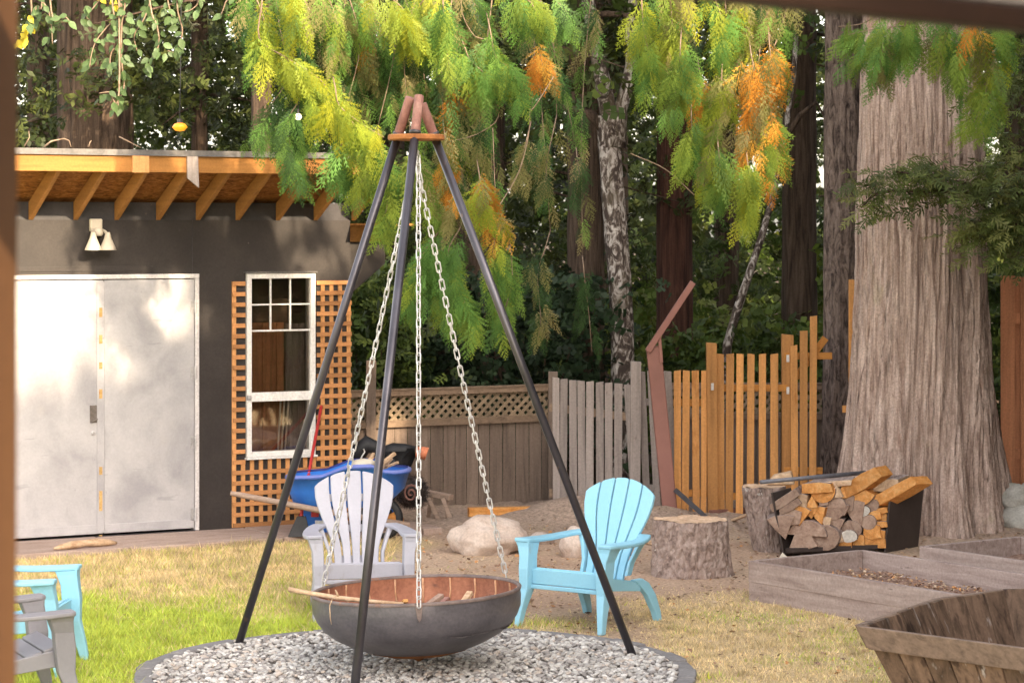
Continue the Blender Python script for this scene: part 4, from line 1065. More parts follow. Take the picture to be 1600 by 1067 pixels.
for (x0_, x1_) in ((540, 862), (1046, 1300)):
    for zc_, hh_, dd in ((zlat0, .06, -.012), (zlat1+.02, .045, -.012), (zlat1+.052, .02, -.02)):
        a, b = OF(x0_, z=zc_, dy=dd), OF(x1_, z=zc_, dy=dd); MB().bar(a, b, .05, hh_).build('rail', MATS['old_rail'], ofn, bevel=.003)
    a, b = OF(x0_), OF(x1_); Lf = (b-a).length; dirv = (b-a).normalized(); hgt = zlat1-zlat0
    n = int(Lf/.085)
    for sgn in (1, -1):
        for k in range(-2, n+1):
            s0 = k*.085; s1 = s0+hgt
            zz0, zz1 = (zlat0+.02, zlat1) if sgn > 0 else (zlat1, zlat0+.02)
            if s0 < 0:
                f_ = (0-s0)/(s1-s0); zz0 = zz0+(zz1-zz0)*f_; s0 = 0
            if s1 > Lf:
                f_ = (Lf-s0)/(s1-s0); zz1 = zz0+(zz1-zz0)*f_; s1 = Lf
            if s1-s0 < .03: continue
            off = Vector((0, .004 if sgn > 0 else .013, 0))
            p_, q_ = a+dirv*s0+off, a+dirv*s1+off; p_.z, q_.z = zz0, zz1
            MB().bar(p_, q_, .008, .028, up=(0, 0, 1)).build('lattice_strip', MATS['old_lattice'], ofn)
for (xa, yt, wd) in ((580, 563, .085), (864, 580, .085)):
    a = OF(xa, dy=-.03); zt_ = OF(xa, yt).z + 0; zt_ = P(xa, yt, fence_D(xa)).z
    MB().box((a.x-wd/2, a.y-.045, oz0), (a.x+wd/2, a.y+.028, zt_)).build('post', MATS['old_board'], ofn, bevel=.005)

pf = thing('picket_fence', 'leaning grey picket fence behind the blue armchair', 'fence', P(940, 700, 22.3).xy.to_3d())
def PF(x, y, D): return P(x, y, D)
def picket(root, x0_, x1_, yt, D, m_, name='picket', lean=0, th=.02, zb=None):
    a, b = P(x0_, yt, D)-root.location, P(x1_, yt, D)-root.location
    zb = -.02 if zb is None else zb; zt_ = a.z; dx = rnd.uniform(-.012, .012)+lean; jt_ = rnd.uniform(-.006, .006)
    MB().hexa([(a.x+dx, a.y, zb), (b.x+dx, b.y, zb), (b.x+dx, b.y+th, zb), (a.x+dx, a.y+th, zb)], [(a.x, a.y, zt_+jt_), (b.x, b.y, zt_-jt_), (b.x, b.y+th, zt_-jt_), (a.x, a.y+th, zt_+jt_)]).build(name, MATS[m_], root, bevel=.002)
gpk = [(863, 874, 590), (875.5, 887, 592), (889, 901, 594), (902, 914, 595), (916, 928, 596), (931, 943, 597), (945, 957, 598), (960, 972.5, 599), (975, 985.5, 601), (997, 1008, 580), (1011, 1021, 580), (1037, 1049, 580)]
for a_, b_, yt in gpk: picket(pf, a_, b_, yt, 22.25, 'grey_picket', lean=.06 if a_ > 970 else .0)
picket(pf, 986, 1002, 565, 22.2, 'grey_picket', 'post', lean=-.02, th=.07)
for yy0, yy1 in ((636, 652), (770, 772)):
    a, b = P(858, yy0, 22.29)-pf.location, P(988, yy1, 22.29)-pf.location; MB().bar(a, b, .035, .07).build('rail', MATS['old_rail'], pf, bevel=.003)
    a, b = P(1000, yy0-8, 22.29)-pf.location, P(1050, yy0-8, 22.29)-pf.location; MB().bar(a, b, .035, .06).build('rail', MATS['grey_picket'], pf, bevel=.003)

of_ = thing('picket_fence', 'orange cedar picket fence of narrow upright slats beside huge trunk', 'fence', P(1165, 700, 22.05).xy.to_3d())
opk = [(1053, 1064, 579), (1067, 1078, 579), (1081, 1092, 579), (1096, 1105, 579), (1120, 1131, 553), (1135, 1147, 553), (1151, 1162, 553), (1168, 1179, 553), (1186, 1197, 553), (1204, 1216, 553), (1235, 1246, 540), (1250, 1262, 517), (1266, 1277, 494)]
for a_, b_, yt in opk: picket(of_, a_, b_, yt, 22.05, 'orange_picket', th=.025)
picket(of_, 1104, 1120, 536, 22.0, 'orange_picket', 'post', th=.085)
picket(of_, 1222, 1240, 523, 22.09, 'orange_picket', 'post', th=.085)
for (xa, xb, yy) in ((1052, 1106, 629), (1108, 1230, 606), (1052, 1106, 770), (1108, 1230, 775), (1225, 1300, 556), (1225, 1285, 735)):
    a, b = P(xa, yy, 22.10)-of_.location, P(xb, yy, 22.10)-of_.location; MB().bar(a, b, .035, .06).build('rail', MATS['orange_rail'], of_, bevel=.003)
a, b = P(1243, 590, 22.13)-of_.location, P(1290, 528, 22.13)-of_.location; MB().bar(a, b, .03, .06).build('brace', MATS['orange_rail'], of_, bevel=.003)
for xx, yy in ((1113, 604), (1231, 560), (1231, 610)):
    a = P(xx, yy, 21.995)-of_.location; MB().box((a.x-.012, a.y-.008, a.z-.03), (a.x+.012, a.y-.001, a.z+.03)).build('bracket', MATS['hinge_metal'], of_)

rf = thing('tall_board_fence', 'tall reddish board fence panel right of the huge trunk', 'fence', P(1600, 700, 21.6).xy.to_3d())
def RF(x, dy=0): return P(x, 700, 21.6+dy) - rf.location
rz1 = P(1570, 431, 21.6).z
for k, (a_, b_, dy) in enumerate(((1564, 1586, 0), (1583, 1600, .055), (1594.5, 1619, 0), (1616, 1630, .055), (1627, 1650, 0), (1646, 1664, .055), (1660, 1684, 0), (1680, 1700, .055), (1694, 1718, 0)) + tuple((1714+33*q, 1731+33*q, .055) if h_ else (1727+33*q, 1751+33*q, 0) for q in range(6) for h_ in (1, 0))):
    a, b = RF(a_, dy), RF(b_, dy); MB().box((a.x, a.y, -.02), (b.x, a.y+.02, rz1-.005*(k % 3))).build('board', MATS['red_board'], rf, bevel=.002)
for yy in (498, 710):
    a = RF(1570, .038); b = RF(1915, .038); z_ = P(1570, yy, 21.6).z; MB().box((a.x, a.y-.017, z_-.045), (b.x, a.y+.016, z_+.045)).build('rail', MATS['red_board'], rf)
pl_ = thing('fence_post', 'narrow orange plank standing between fir and huge cedar trunk', 'post', P(1332, 700, 21.75).xy.to_3d())
a, b = P(1326.5, 437, 21.75)-pl_.location, P(1338.5, 437, 21.75)-pl_.location
MB().box((a.x, 0, -.02), (b.x, .03, a.z)).build('plank', MATS['orange_picket'], pl_, bevel=.003)
MB().box((a.x-.05, .031, .9), (b.x+.12, .06, .96)).build('cleat', MATS['orange_picket'], pl_, bevel=.003)

# leaning steel post with swing arm
c_ = P(1048, 700, 21.75); c_.z = 0
sp_ = thing('steel_post', 'leaning red brown steel post with angled arm before picket fence', 'post', c_)
def sl_(x, y, dy=0): return P(x, y, 21.75+dy) - c_
a, b = sl_(1048.5, 812), sl_(1021, 541); a.z = -.03
MB().bar(a, b, .125, .10, up=(0, 1, 0)).build('upright', MATS['red_steel'], sp_, bevel=.006)
MB().bar(sl_(1012, 549, -.06), sl_(1083, 441, -.06), .052, .05, up=(0, 1, 0)).build('arm', MATS['red_steel'], sp_, bevel=.004)
MB().bar(sl_(1030, 523, -.055), sl_(1033.5, 566, -.055), .028, .03, up=(0, 1, 0)).build('bracket', MATS['red_steel'], sp_, bevel=.003)
e_ = sl_(1114, 808, -.5); e_.z = .02
MB().bar(sl_(1056, 766, -.06), e_, .04, .04, up=(0, 1, 0)).build('foot_brace', MATS['dark_metal'], sp_, bevel=.003)
a, b = G(1110, 806), G(1185, 800); o = MB().bar((0, 0, .025), b-a+Vector((0, 0, .025)), .05, .05).build('timber', MATS['rust_pipe'], loc=a, bevel=.004); tag(o, 'rusty bar lying on soil at foot of orange pickets', 'bar')
a, b = G(1136, 818), P(1180, 799, 20.6); o = MB().bar((0, 0, .01), b-a, .03, .02).build('timber', MATS['log_tan'], loc=a, bevel=.002); tag(o, 'thin pale stick resting on soil before orange pickets', 'stick')

# ================================================================== FIREWOOD RACK
rk0 = G(1300, 868)
rack = thing('firewood_rack', 'dark steel plate firewood rack filled with split logs', 'log rack', (rk0.x, rk0.y, 0))
def rD(x): return 19.17 + (x-1205)/180*.30
def rp(x, y, dy=0): return P(x, y, rD(x)+dy)
def rl(x, y, dy=0): return rp(x, y, dy) - rack.location
a, b = rl(1389, 776), rl(1381, 866); a2, b2 = P(1441, 762, 19.85)-rack.location, P(1432, 858, 19.85)-rack.location
b.z = 0; b2.z = 0; th = Vector((.012, -.006, 0))
MB().hexa([b, b+th, b2+th, b2], [a, a+th, a2+th, a2]).build('side_plate', MATS['rack_steel'], rack)
a, b = rl(1207, 770, .02), rl(1226, 872, .02); a2, b2 = P(1236, 762, 19.6)-rack.location, P(1258, 860, 19.6)-rack.location; b.z = 0; b2.z = 0
MB().hexa([b-th, b, b2, b2-th], [a-th, a, a2, a2-th]).build('side_plate', MATS['rack_steel'], rack)
p0, p1 = rl(1228, 872, .03), rl(1382, 864, .03)
MB().hexa([(p0.x, p0.y, .02), (p1.x, p1.y, .02), (p1.x+.2, p1.y+.38, .02), (p0.x+.1, p0.y+.42, .02)], [(p0.x, p0.y, .035), (p1.x, p1.y, .035), (p1.x+.2, p1.y+.38, .035), (p0.x+.1, p0.y+.42, .035)]).build('floor_plate', MATS['rack_steel'], rack)
q0, q1 = p0.copy(), p1.copy(); q0.z = q1.z = .05
MB().bar(q0+Vector((0, -.02, 0)), q1+Vector((0, -.02, 0)), .03, .03).build('front_bar', MATS['rack_steel'], rack)
MB().hexa([(p0.x+.1, p0.y+.42, .03), (p1.x+.2, p1.y+.38, .03), (p1.x+.2, p1.y+.385, .03), (p0.x+.1, p0.y+.425, .03)], [(p0.x+.1, p0.y+.42, .45), (p1.x+.2, p1.y+.38, .42), (p1.x+.2, p1.y+.385, .42), (p0.x+.1, p0.y+.425, .45)]).build('back_plate', MATS['rack_steel'], rack)

def split_log(cx, cy, w, h, kind, rot, wood_, depth=.34, dy=0.0, row='stacked in the middle of'):
    """end face centred on the pixel, w x h pixels, turned by rot degrees, running back from the rack front"""
    s = F/rD(cx); w, h = w/s*1.10, h/s*1.10
    sec = []; fl = []
    if kind == 'round':
        n = 14; sec = [(math.cos(2*PI*k/n)*w/2*(1+.05*rnd.uniform(-1, 1)), math.sin(2*PI*k/n)*h/2*(1+.05*rnd.uniform(-1, 1))) for k in range(n)]; fl = [1]*n
    elif kind == 'half':
        n = 9; sec = [(-math.cos(PI*k/n)*w/2, math.sin(PI*k/n)*h - h*.45) for k in range(n+1)][::-1]; fl = [1]*n + [0]
    elif kind == 'halfdown':
        n = 9; sec = [(-math.cos(PI*k/n)*w/2, -math.sin(PI*k/n)*h + h*.45) for k in range(n+1)]; fl = [1]*n + [0]
    elif kind == 'wedge':
        sec = [(-w*.5, h*.42), (-w*.2, h*.5), (w*.15, h*.48), (w*.5, h*.36), (w*.30, -.02*h), (w*.05, -h*.5), (-w*.25, -.05*h)]; fl = [1, 1, 1, 0, 0, 0, 0]; sec = sec[::-1]; fl = [0, 0, 0, 1, 1, 1, 0]
    elif kind == 'wedgeup':
        sec = [(-w*.5, -h*.40), (-w*.1, -h*.5), (w*.5, -h*.42), (w*.28, h*.05), (w*.02, h*.5), (-w*.2, h*.12)]; fl = [1, 1, 0, 0, 0, 0]
    else:
        j = lambda v: v*(1+.12*rnd.uniform(-1, 1))
        sec = [(-j(w*.5), -j(h*.42)), (0, -j(h*.5)), (j(w*.5), -j(h*.4)), (j(w*.48), j(h*.42)), (j(w*.1), j(h*.5)), (-j(w*.48), j(h*.44))]; fl = [0, 0, 0, 0, 0, 0] if kind == 'plank' else [0, 0, 0, 1, 1, 0]
    r_ = math.radians(rot); ca, sa = math.cos(r_), math.sin(r_)
    front = [Vector((x*ca-y*sa, 0, x*sa+y*ca)) for x, y in sec]
    dv = Vector((.10+.05*rnd.uniform(-1, 1), depth, .01*rnd.uniform(-1, 1)))
    c_ = rp(cx, cy, dy + rnd.uniform(-.015, .02))
    zl = min(v.z for v in front) + c_.z
    if zl < .037: c_.z += .037-zl
    m = MB(); n = len(front); secs = []
    for i in range(4):
        tt = i/3; secs.append([v*(1 + (.04*mnoise.noise((v.x*30+cx, v.z*30, tt*3)) if 0 < i else 0)) + dv*tt for v in front])
    vs = [p for r in secs for p in r]; b = 0
    m.v = [tuple(v) for v in vs]
    for i in range(3):
        for k in range(n):
            k2 = (k+1) % n; m.f.append((i*n+k, i*n+k2, (i+1)*n+k2, (i+1)*n+k)); m.m.append(1 if fl[k] else 0)
    m.f.append(tuple(range(n-1, -1, -1))); m.m.append(2); m.f.append(tuple(3*n+k for k in range(n))); m.m.append(2)
    wm = {'o': ('log_orange', 'end_orange'), 't': ('log_tan', 'end_tan'), 'b': ('log_brown', 'end_brown'), 'w': ('log_tan', 'end_white'), 'g': ('log_bark', 'end_brown')}[wood_]
    o = m.build('split_log', [MATS[wm[0]], MATS['log_bark'], MATS[wm[1]]], loc=c_, bevel=.004)
    lb, gp = {'o': ('fresh orange split log stacked in the steel rack', 'orange split logs in the rack'), 't': ('pale tan split log stacked in the steel rack', 'tan split logs in the rack'),
              'b': ('brown weathered split log stacked in the steel rack', 'brown split logs in the rack'), 'g': ('grey log showing its bark stacked in the steel rack', 'grey bark logs in the rack'),
              'w': ('round log with a pale whitish cut end in the steel rack', 'white ended logs in the rack')}[wood_]
    lb = lb.replace('stacked in', row).replace('cut end in', 'cut end ' + row); gp = gp.replace('in the rack', row + ' the rack')
    tag(o, lb, 'firewood', gp)
    return o
logs = [
 # bottom row
 (1252, 846, 42, 44, 'wedgeup', 8, 'b'), (1289, 847, 42, 36, 'round', 0, 'g'), (1320, 852, 22, 18, 'slab', 0, 'o'), (1341, 850, 17, 20, 'slab', 5, 'o'), (1358, 851, 20, 26, 'slab', -4, 'o'), (1375, 854, 16, 16, 'slab', 0, 'o'),
 (1262, 826, 56, 22, 'half', -4, 'g'), (1222, 824, 40, 36, 'wedge', 10, 'b'), (1234, 808, 30, 22, 'slab', -8, 'b'),
 (1326, 838, 26, 18, 'round', 0, 'w'), (1331, 826, 30, 24, 'round', -20, 'g'), (1307, 822, 24, 25, 'wedge', 0, 'g'), (1311, 838, 14, 18, 'wedgeup', 0, 't'), (1292, 818, 17, 20, 'wedge', 12, 't'),
 (1362, 830, 26, 22, 'slab', 0, 'o'), (1374, 836, 17, 16, 'slab', 0, 'o'),
 # middle
 (1250, 806, 28, 28, 'wedge', -10, 'o'), (1266, 800, 26, 20, 'wedge', 0, 'o'), (1279, 806, 24, 28, 'wedge', 12, 'o'),
 (1306, 786, 30, 17, 'half', 0, 'g'), (1303, 801, 32, 20, 'halfdown', 0, 'b'), (1318, 797, 18, 18, 'wedge', 0, 'b'), (1326, 786, 14, 24, 'slab', -8, 'g'),
 (1338, 806, 32, 46, 'wedge', 12, 'b'), (1357, 816, 22, 22, 'round', 0, 'g'), (1349, 799, 20, 15, 'round', 20, 'w'), (1362, 790, 22, 18, 'round', 30, 'g'),
 (1366, 806, 18, 14, 'slab', 10, 'o'), (1378, 798, 17, 9, 'plank', 8, 'o'), (1377, 808, 16, 12, 'slab', 0, 'o'), (1377, 819, 17, 10, 'slab', 0, 'o'),
 (1226, 781, 44, 13, 'slab', 33, 'g'), (1234, 791, 34, 12, 'slab', 28, 'g'),
 (1252, 783, 18, 24, 'slab', -6, 't'), (1268, 784, 18, 18, 'wedgeup', 0, 'o'), (1287, 787, 14, 6, 'plank', 8, 'b'),
 # top
 (1276, 763, 44, 16, 'slab', 3, 'o'), (1287, 775, 36, 18, 'halfdown', 8, 'o'), (1306, 768, 20, 19, 'wedgeup', 0, 't'), (1316, 768, 13, 21, 'wedgeup', 0, 'o'), (1300, 756, 60, 9, 'slab', 4, 't'),
 (1347, 776, 30, 24, 'halfdown', -28, 'o'), (1385, 758, 36, 16, 'slab', 4, 't'),
]
for k_, L_ in enumerate(logs):
    split_log(*L_, row='lying at the bottom of' if k_ < 6 else 'lying on top of the pile in' if k_ >= 36 else 'wedged against the right plate of' if L_[0] > 1360 else 'stacked in the middle of')
for (cx_, cy_, w_, h_, rt_, wd_, dp, dyy) in ((1345, 754, 58, 20, 31, 'o', .11, -.02), (1370, 759, 50, 19, 18, 'g', .12, .10), (1396, 768, 64, 17, 29, 'o', .10, -.03)):
    split_log(cx_, cy_, w_, h_, 'slab', rt_, wd_, dp, dyy, row='slanting lengthwise on the pile in')
a, b = P(1188, 753, 19.42), P(1352, 738, 19.75)
o = MB().tube([(0, 0, 0), b-a], .016, 12).build('steel_pipe', MATS['pipe_steel'], loc=a, smooth=True); tag(o, 'grey steel pipe laid across log section and firewood', 'pipe')
a = P(1220, 746, 19.75); o = MB().hexa([(-.12, -.08, -.05), (.10, -.08, -.05), (.12, .08, -.05), (-.1, .08, -.05)], [(-.06, -.06, .02), (.07, -.07, .05), (.09, .06, .05), (-.05, .06, .02)]).build('wood_chunk', MATS['log_tan'], loc=(a.x, a.y, .545), bevel=.01); tag(o, 'pale split chunk lying on top of upright log section', 'firewood')
a = G(1206, 858); o = MB().hexa([(-.03, -.02, 0), (.05, -.02, 0), (.05, .02, 0), (-.03, .02, 0)], [(-.105, .03, .30), (-.03, .03, .27), (-.03, .06, .27), (-.105, .06, .30)]).build('split_board', MATS['log_orange'], loc=(a.x-.02, a.y-.06, 0), bevel=.005); tag(o, 'orange split board leaning against the upright log section', 'firewood')
a = G(1452, 862); 
o = rock('bark_scrap', None, (P(1447, 792, 19.95).x, 19.98, .34), (.055, .05, .055), 'log_orange', 7.7, 0, .3, sub=3); 
bpy.data.objects.remove(o, do_unlink=True)

# ================================================================== RAISED BEDS
def bed(label, o_, w_, l_, n1='bed_board'):
    t = thing('raised_bed', label, 'raised bed', (o_.x, o_.y, 0), math.atan2(BE2.y, BE2.x))
    # local x = along BE2 (towards the viewer's right), local y = along BE1
    th = .042
    for lv in (0, 1):
        z0_, z1_ = -.02 + lv*.142 if lv else -.02, .128 + lv*.132
        j = .004*lv
        MB().box((0, -j, z0_), (l_, th-j, z1_)).build('board', MATS[n1], t, bevel=.004)
        MB().box((0, w_-th+j, z0_), (l_, w_+j, z1_)).build('board', MATS[n1], t, bevel=.004)
        MB().box((-j, th+.002, z0_), (th-j, w_-th-.002, z1_+.002)).build('board', MATS[n1], t, bevel=.004)
        MB().box((l_-th, th+.002, z0_), (l_, w_-th-.002, z1_)).build('board', MATS[n1], t, bevel=.004)
    n = 40; vs = []; fs = []
    for i in range(n+1):
        for k in range(n//2+1):
            x_ = th + (l_-2*th)*i/n; y_ = th + (w_-2*th)*k/(n//2)
            vs.append((x_, y_, .135 + .04*mnoise.fractal((x_*3, y_*3, o_.x), 1, 2, 4) - .03*x_/l_))
    for i in range(n):
        for k in range(n//2):
            q = n//2+1; fs.append((i*q+k, i*q+k+1, (i+1)*q+k+1, (i+1)*q+k))
    MB().add(vs, fs).build('soil', MATS['bed_soil'], t, smooth=True)
    return t
bed('weathered brown raised bed of boards holding bare mulch before firewood', BA, 1.03, 2.4)
bed('second weathered raised bed at the foot of the huge cedar', BB, 1.0, 2.2)
N = 1500
q1_, q2_ = rg.uniform(.06, .97, N), rg.uniform(.06, 2.3, N)
pos = np.stack([BA.x + BE1.x*q1_ + BE2.x*q2_, BA.y + BE1.y*q1_ + BE2.y*q2_, .150 + 0*q1_ - .03*q2_/2.4], -1)
Q = instance(np.array([[[-.5, -.5, 0], [.5, -.35, 0], [.4, .6, .1], [-.45, .4, .15]]]), pos, rg.normal(size=(N, 3))*np.array([1, 1, .3]), rg.normal(size=(N, 3))*.5+np.array([0, 0, 1]), .008+.014*rg.random(N))
quads_mesh('mulch', Q, pal[rg.integers(0, 5, N)]*(.9+.5*rg.random((N, 1))), MATS['litter']); tag(bpy.data.objects['mulch'], 'bark mulch chips on soil of the raised bed', 'mulch', kind='stuff')
a = G(1225, 882, .16); o = MB().prism([(-.06, 0, 0), (.08, -.02, 0), (-.01, 0, .085)], (0, .012, 0)).build('plant_tag', MATS['cream'], loc=a, bevel=.002); tag(o, 'pale pointed scrap standing inside corner of raised bed', 'scrap')

# ================================================================== TUB PLANTER
RZ = .62
V1 = G(1345, 975, RZ)
ring2 = [V1.xy, G(1467, 934, RZ).xy, G(1565, 920, RZ).xy, Vector((3.12, 13.20)), Vector((3.55, 12.75)), Vector((3.70, 12.1)), Vector((3.45, 11.2)), Vector((3.0, 10.55))]
cen2 = sum(ring2, Vector((0, 0)))/len(ring2)
tub = thing('tub_planter', 'weathered flared wooden tub planter with trim band', 'planter', (cen2.x, cen2.y, 0))
ri = 0
for k in range(len(ring2)):
    a, b = ring2[k]-cen2, ring2[(k+1) % len(ring2)]-cen2
    L = (b-a).length; n = max(1, int(round(L/.145)))
    for i in range(n):
        p_, q_ = a.lerp(b, i/n+.004/L), a.lerp(b, (i+1)/n-.004/L)
        nn = Vector((-(b-a).y, (b-a).x)).normalized()
        if nn.dot(a) < 0: nn = -nn
        dz = .012*rnd.uniform(-1, 1)*.5 if k < 4 else -.012
        def pt(v, s_, z): return Vector((v.x*s_, v.y*s_, z))
        t_in = nn.to_3d()*-.024
        lo_s = .74
        MB().hexa([pt(p_, lo_s, 0), pt(q_, lo_s, 0), pt(q_, lo_s, 0)+t_in, pt(p_, lo_s, 0)+t_in], [pt(p_, 1, RZ+dz), pt(q_, 1, RZ+dz), pt(q_, 1, RZ+dz)+t_in, pt(p_, 1, RZ+dz)+t_in]).build('stave', MATS['tub_board'], tub, bevel=.004)
    sA = 1 - .26*(.075/RZ)
    nn3 = nn.to_3d()
    bb = MB().hexa([pt(a, .955, RZ-.115)+nn3*.002, pt(b, .955, RZ-.115)+nn3*.002, pt(b, .955, RZ-.115)+nn3*.034, pt(a, .955, RZ-.115)+nn3*.034], [pt(a, 1, RZ-.004)+nn3*.002, pt(b, 1, RZ-.004)+nn3*.002, pt(b, 1, RZ-.004)+nn3*.034, pt(a, 1, RZ-.004)+nn3*.034])
    # grain runs along the band: build it in its own frame
    o = bb.build('band', MATS['tub_band'], tub, bevel=.004)
m = MB(); poly = [((v-cen2)*.80).to_3d() for v in ring2]; m.loft([[p+Vector((0, 0, .22)) for p in poly], [p*.03+Vector((0, 0, .25)) for p in poly]], cap=False); m.build('soil', MATS['bed_soil'], tub)

# ================================================================== PORCH (where the picture is taken from)
deck_z = .85
porch = thing('porch', 'brown timber porch post and dark roof beam framing the view', 'porch', (0, 2.6, 0))
PD = 2.3
pr = P(23, 500, PD)
def pc(v): return Vector(v) - porch.location
xr0 = P(31, 0, PD+.14).x; xr1 = P(19, 1067, PD+.14).x
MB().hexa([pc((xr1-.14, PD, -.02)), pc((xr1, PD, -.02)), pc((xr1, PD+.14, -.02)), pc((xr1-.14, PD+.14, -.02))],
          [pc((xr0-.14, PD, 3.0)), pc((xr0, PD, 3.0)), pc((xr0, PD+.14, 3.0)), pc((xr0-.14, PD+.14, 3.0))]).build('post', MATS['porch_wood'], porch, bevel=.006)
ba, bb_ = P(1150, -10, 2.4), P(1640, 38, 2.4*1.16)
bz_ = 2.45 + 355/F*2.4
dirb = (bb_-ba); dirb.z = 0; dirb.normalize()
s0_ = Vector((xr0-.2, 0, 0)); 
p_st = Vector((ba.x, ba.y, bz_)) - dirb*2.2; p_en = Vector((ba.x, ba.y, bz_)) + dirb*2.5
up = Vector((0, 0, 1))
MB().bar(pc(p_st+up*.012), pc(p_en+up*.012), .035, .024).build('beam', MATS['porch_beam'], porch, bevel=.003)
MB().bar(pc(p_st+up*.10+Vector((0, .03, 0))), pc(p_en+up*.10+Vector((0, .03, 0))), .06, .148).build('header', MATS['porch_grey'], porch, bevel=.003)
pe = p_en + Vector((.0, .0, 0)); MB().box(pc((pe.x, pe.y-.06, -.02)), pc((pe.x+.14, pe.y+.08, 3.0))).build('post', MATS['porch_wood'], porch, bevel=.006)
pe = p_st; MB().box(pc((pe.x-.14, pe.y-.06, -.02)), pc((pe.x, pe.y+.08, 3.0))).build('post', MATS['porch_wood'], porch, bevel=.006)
for k in range(14):
    MB().box(pc((-2.2, .35+.145*k, deck_z-.03)), pc((2.6, .35+.145*k+.14, deck_z))).build('deck_board', MATS['porch_grey'], porch, bevel=.004)

# ================================================================== TREES
def trunk_mesh(rfun, cfun, z0, z1, nz_, n=64, bump=.02, seed=0, freq=6, vf=.5):
    m = MB(); vs = []; fs = []
    for i in range(nz_+1):
        z = z0+(z1-z0)*i/nz_; c_ = cfun(z)
        for k in range(n):
            a = 2*PI*k/n; ca, sa = math.cos(a), math.sin(a)
            r = rfun(z, a) + bump*mnoise.fractal((ca*freq+seed, sa*freq, z*vf+seed), 1, 2, 5)
            vs.append((c_[0]+ca*r, c_[1]+sa*r, z))
    for i in range(nz_):
        for k in range(n):
            k2 = (k+1) % n; fs.append((i*n+k, i*n+k2, (i+1)*n+k2, (i+1)*n+k))
    return m.add(vs, fs)
# -- the huge cedar
CB = P(1438, 700, 20.95); CB.z = 0
cedar = thing('cedar_tree', 'huge western cedar with pale ridged flaring trunk and drooping boughs', 'tree', CB)
zk = [-.1, .05, .25, .67, 1.2, 2.24, 4.17, 8, 14]; rk = [.79, .74, .69, .630, .580, .525, .475, .40, .25]
def crf(z, a):
    R = float(np.interp(z, zk, rk))
    lob = .07*math.sin(5*a+.6) + .05*math.sin(3*a+2.1) + .035*math.sin(9*a+1.0+z*.25)
    fl = 1.15*math.exp(-max(z, 0)/.5)
    r = R*(1 + lob*(.35+1.5*fl))
    d = (math.degrees(a)+55+3*math.sin(z*1.7)) % 360; d = d-360 if d > 180 else d
    r -= .085*math.exp(-(d/6.5)**2)*(1 if z < 3 else .6)
    d2 = (math.degrees(a)+97+4*math.sin(z*1.3+1)) % 360; d2 = d2-360 if d2 > 180 else d2
    r -= .035*math.exp(-(d2/4)**2)*math.exp(-((z-.3)/.9)**2)
    w = a + .05*math.sin(z*2.3) + .05*mnoise.noise((a*2, z*1.2, 4)) - .18*fl*math.sin(2*a)
    cw, sw_ = math.cos(w), math.sin(w)
    f1 = mnoise.noise((cw*8, sw_*8, z*.45)); f2 = mnoise.noise((cw*17+9, sw_*17, z*.7)); f3 = mnoise.noise((cw*33, sw_*33+5, z*1.3))
    r -= .042*math.exp(-(f1/.065)**2) + .022*math.exp(-(f2/.06)**2) + .011*math.exp(-(f3/.10)**2)
    r += .03*f1 + .014*f2
    return r
trunk_mesh(crf, lambda z: (.0, 0), -.1, 5.2, 132, 400, .006, 1.0, 30, 6).build('trunk', MATS['cedar_bark'], cedar, smooth=True)
trunk_mesh(lambda z, a: float(np.interp(z, zk, rk)), lambda z: (0, 0), 5.2, 14, 8, 24, .01).build('upper_trunk', MATS['cedar_bark'], cedar, smooth=True)

# -- foliage templates
def frond_template(seed, n=13, width=.34):
    r = np.random.default_rng(seed); out = []
    def strip(p, d, L, w, z=0.0):
        nx_ = np.array([-d[1], d[0]]); 
        a = p; b = p + d*L*.45 + nx_*w; c = p + d*L; e_ = p + d*L*.45 - nx_*w
        out.append([[q[0], q[1], zz] for q, zz in ((a, zf(a)), (b, zf(b)+.004), (c, zf(c)), (e_, zf(e_)+.004))])
    zf = lambda q: -.22*q[1]**2 - .35*q[0]**2
    strip(np.array([0., 0.]), np.array([0., 1.]), 1.0, .009)
    for i in range(n):
        t = (i+.3)/n
        env = width*(1-t)**.75*min(1, .35+t*3.2)
        for s in (-1, 1):
            tt = t + (.5/n if s > 0 else 0)
            p = np.array([0., tt]); an = math.radians(41-15*t+r.uniform(-8, 8)); d = np.array([s*math.sin(an), math.cos(an)])
            L = env*r.uniform(.82, 1.12)
            strip(p, d, L, .0125)
            m_ = max(1, int(L/.075))
            for k in range(m_):
                u_ = (k+.7)/(m_+.4)
                for s2 in (-1, 1):
                    an2 = math.radians(27+r.uniform(-6, 6))*s2
                    d2 = np.array([d[0]*math.cos(an2)-d[1]*math.sin(an2), d[0]*math.sin(an2)+d[1]*math.cos(an2)])
                    strip(p+d*L*u_, d2, (.06+.075*(1-u_))*(.6+.55*L/width)*r.uniform(.8, 1.2), .0088)
    return np.array(out)
FT = [frond_template(s, n=n_, width=w_) for s, n_, w_ in ((1, 8, .46), (2, 7, .52), (3, 9, .40), (4, 7, .48), (5, 8, .36), (6, 9, .44))]
PAL = {'y': [(.33, .35, .03), (.30, .36, .04), (.25, .31, .035)], 'yg': [(.20, .29, .045), (.25, .33, .05), (.15, .24, .045)], 'g': [(.13, .27, .06), (.18, .32, .065), (.10, .21, .05)],
       'dg': [(.055, .12, .04), (.07, .14, .045), (.045, .09, .03)], 'o': [(.58, .26, .04), (.50, .20, .03), (.60, .34, .06)], 'ol': [(.26, .25, .09), (.20, .20, .07), (.32, .28, .12)]}
fr = np.random.default_rng(21)
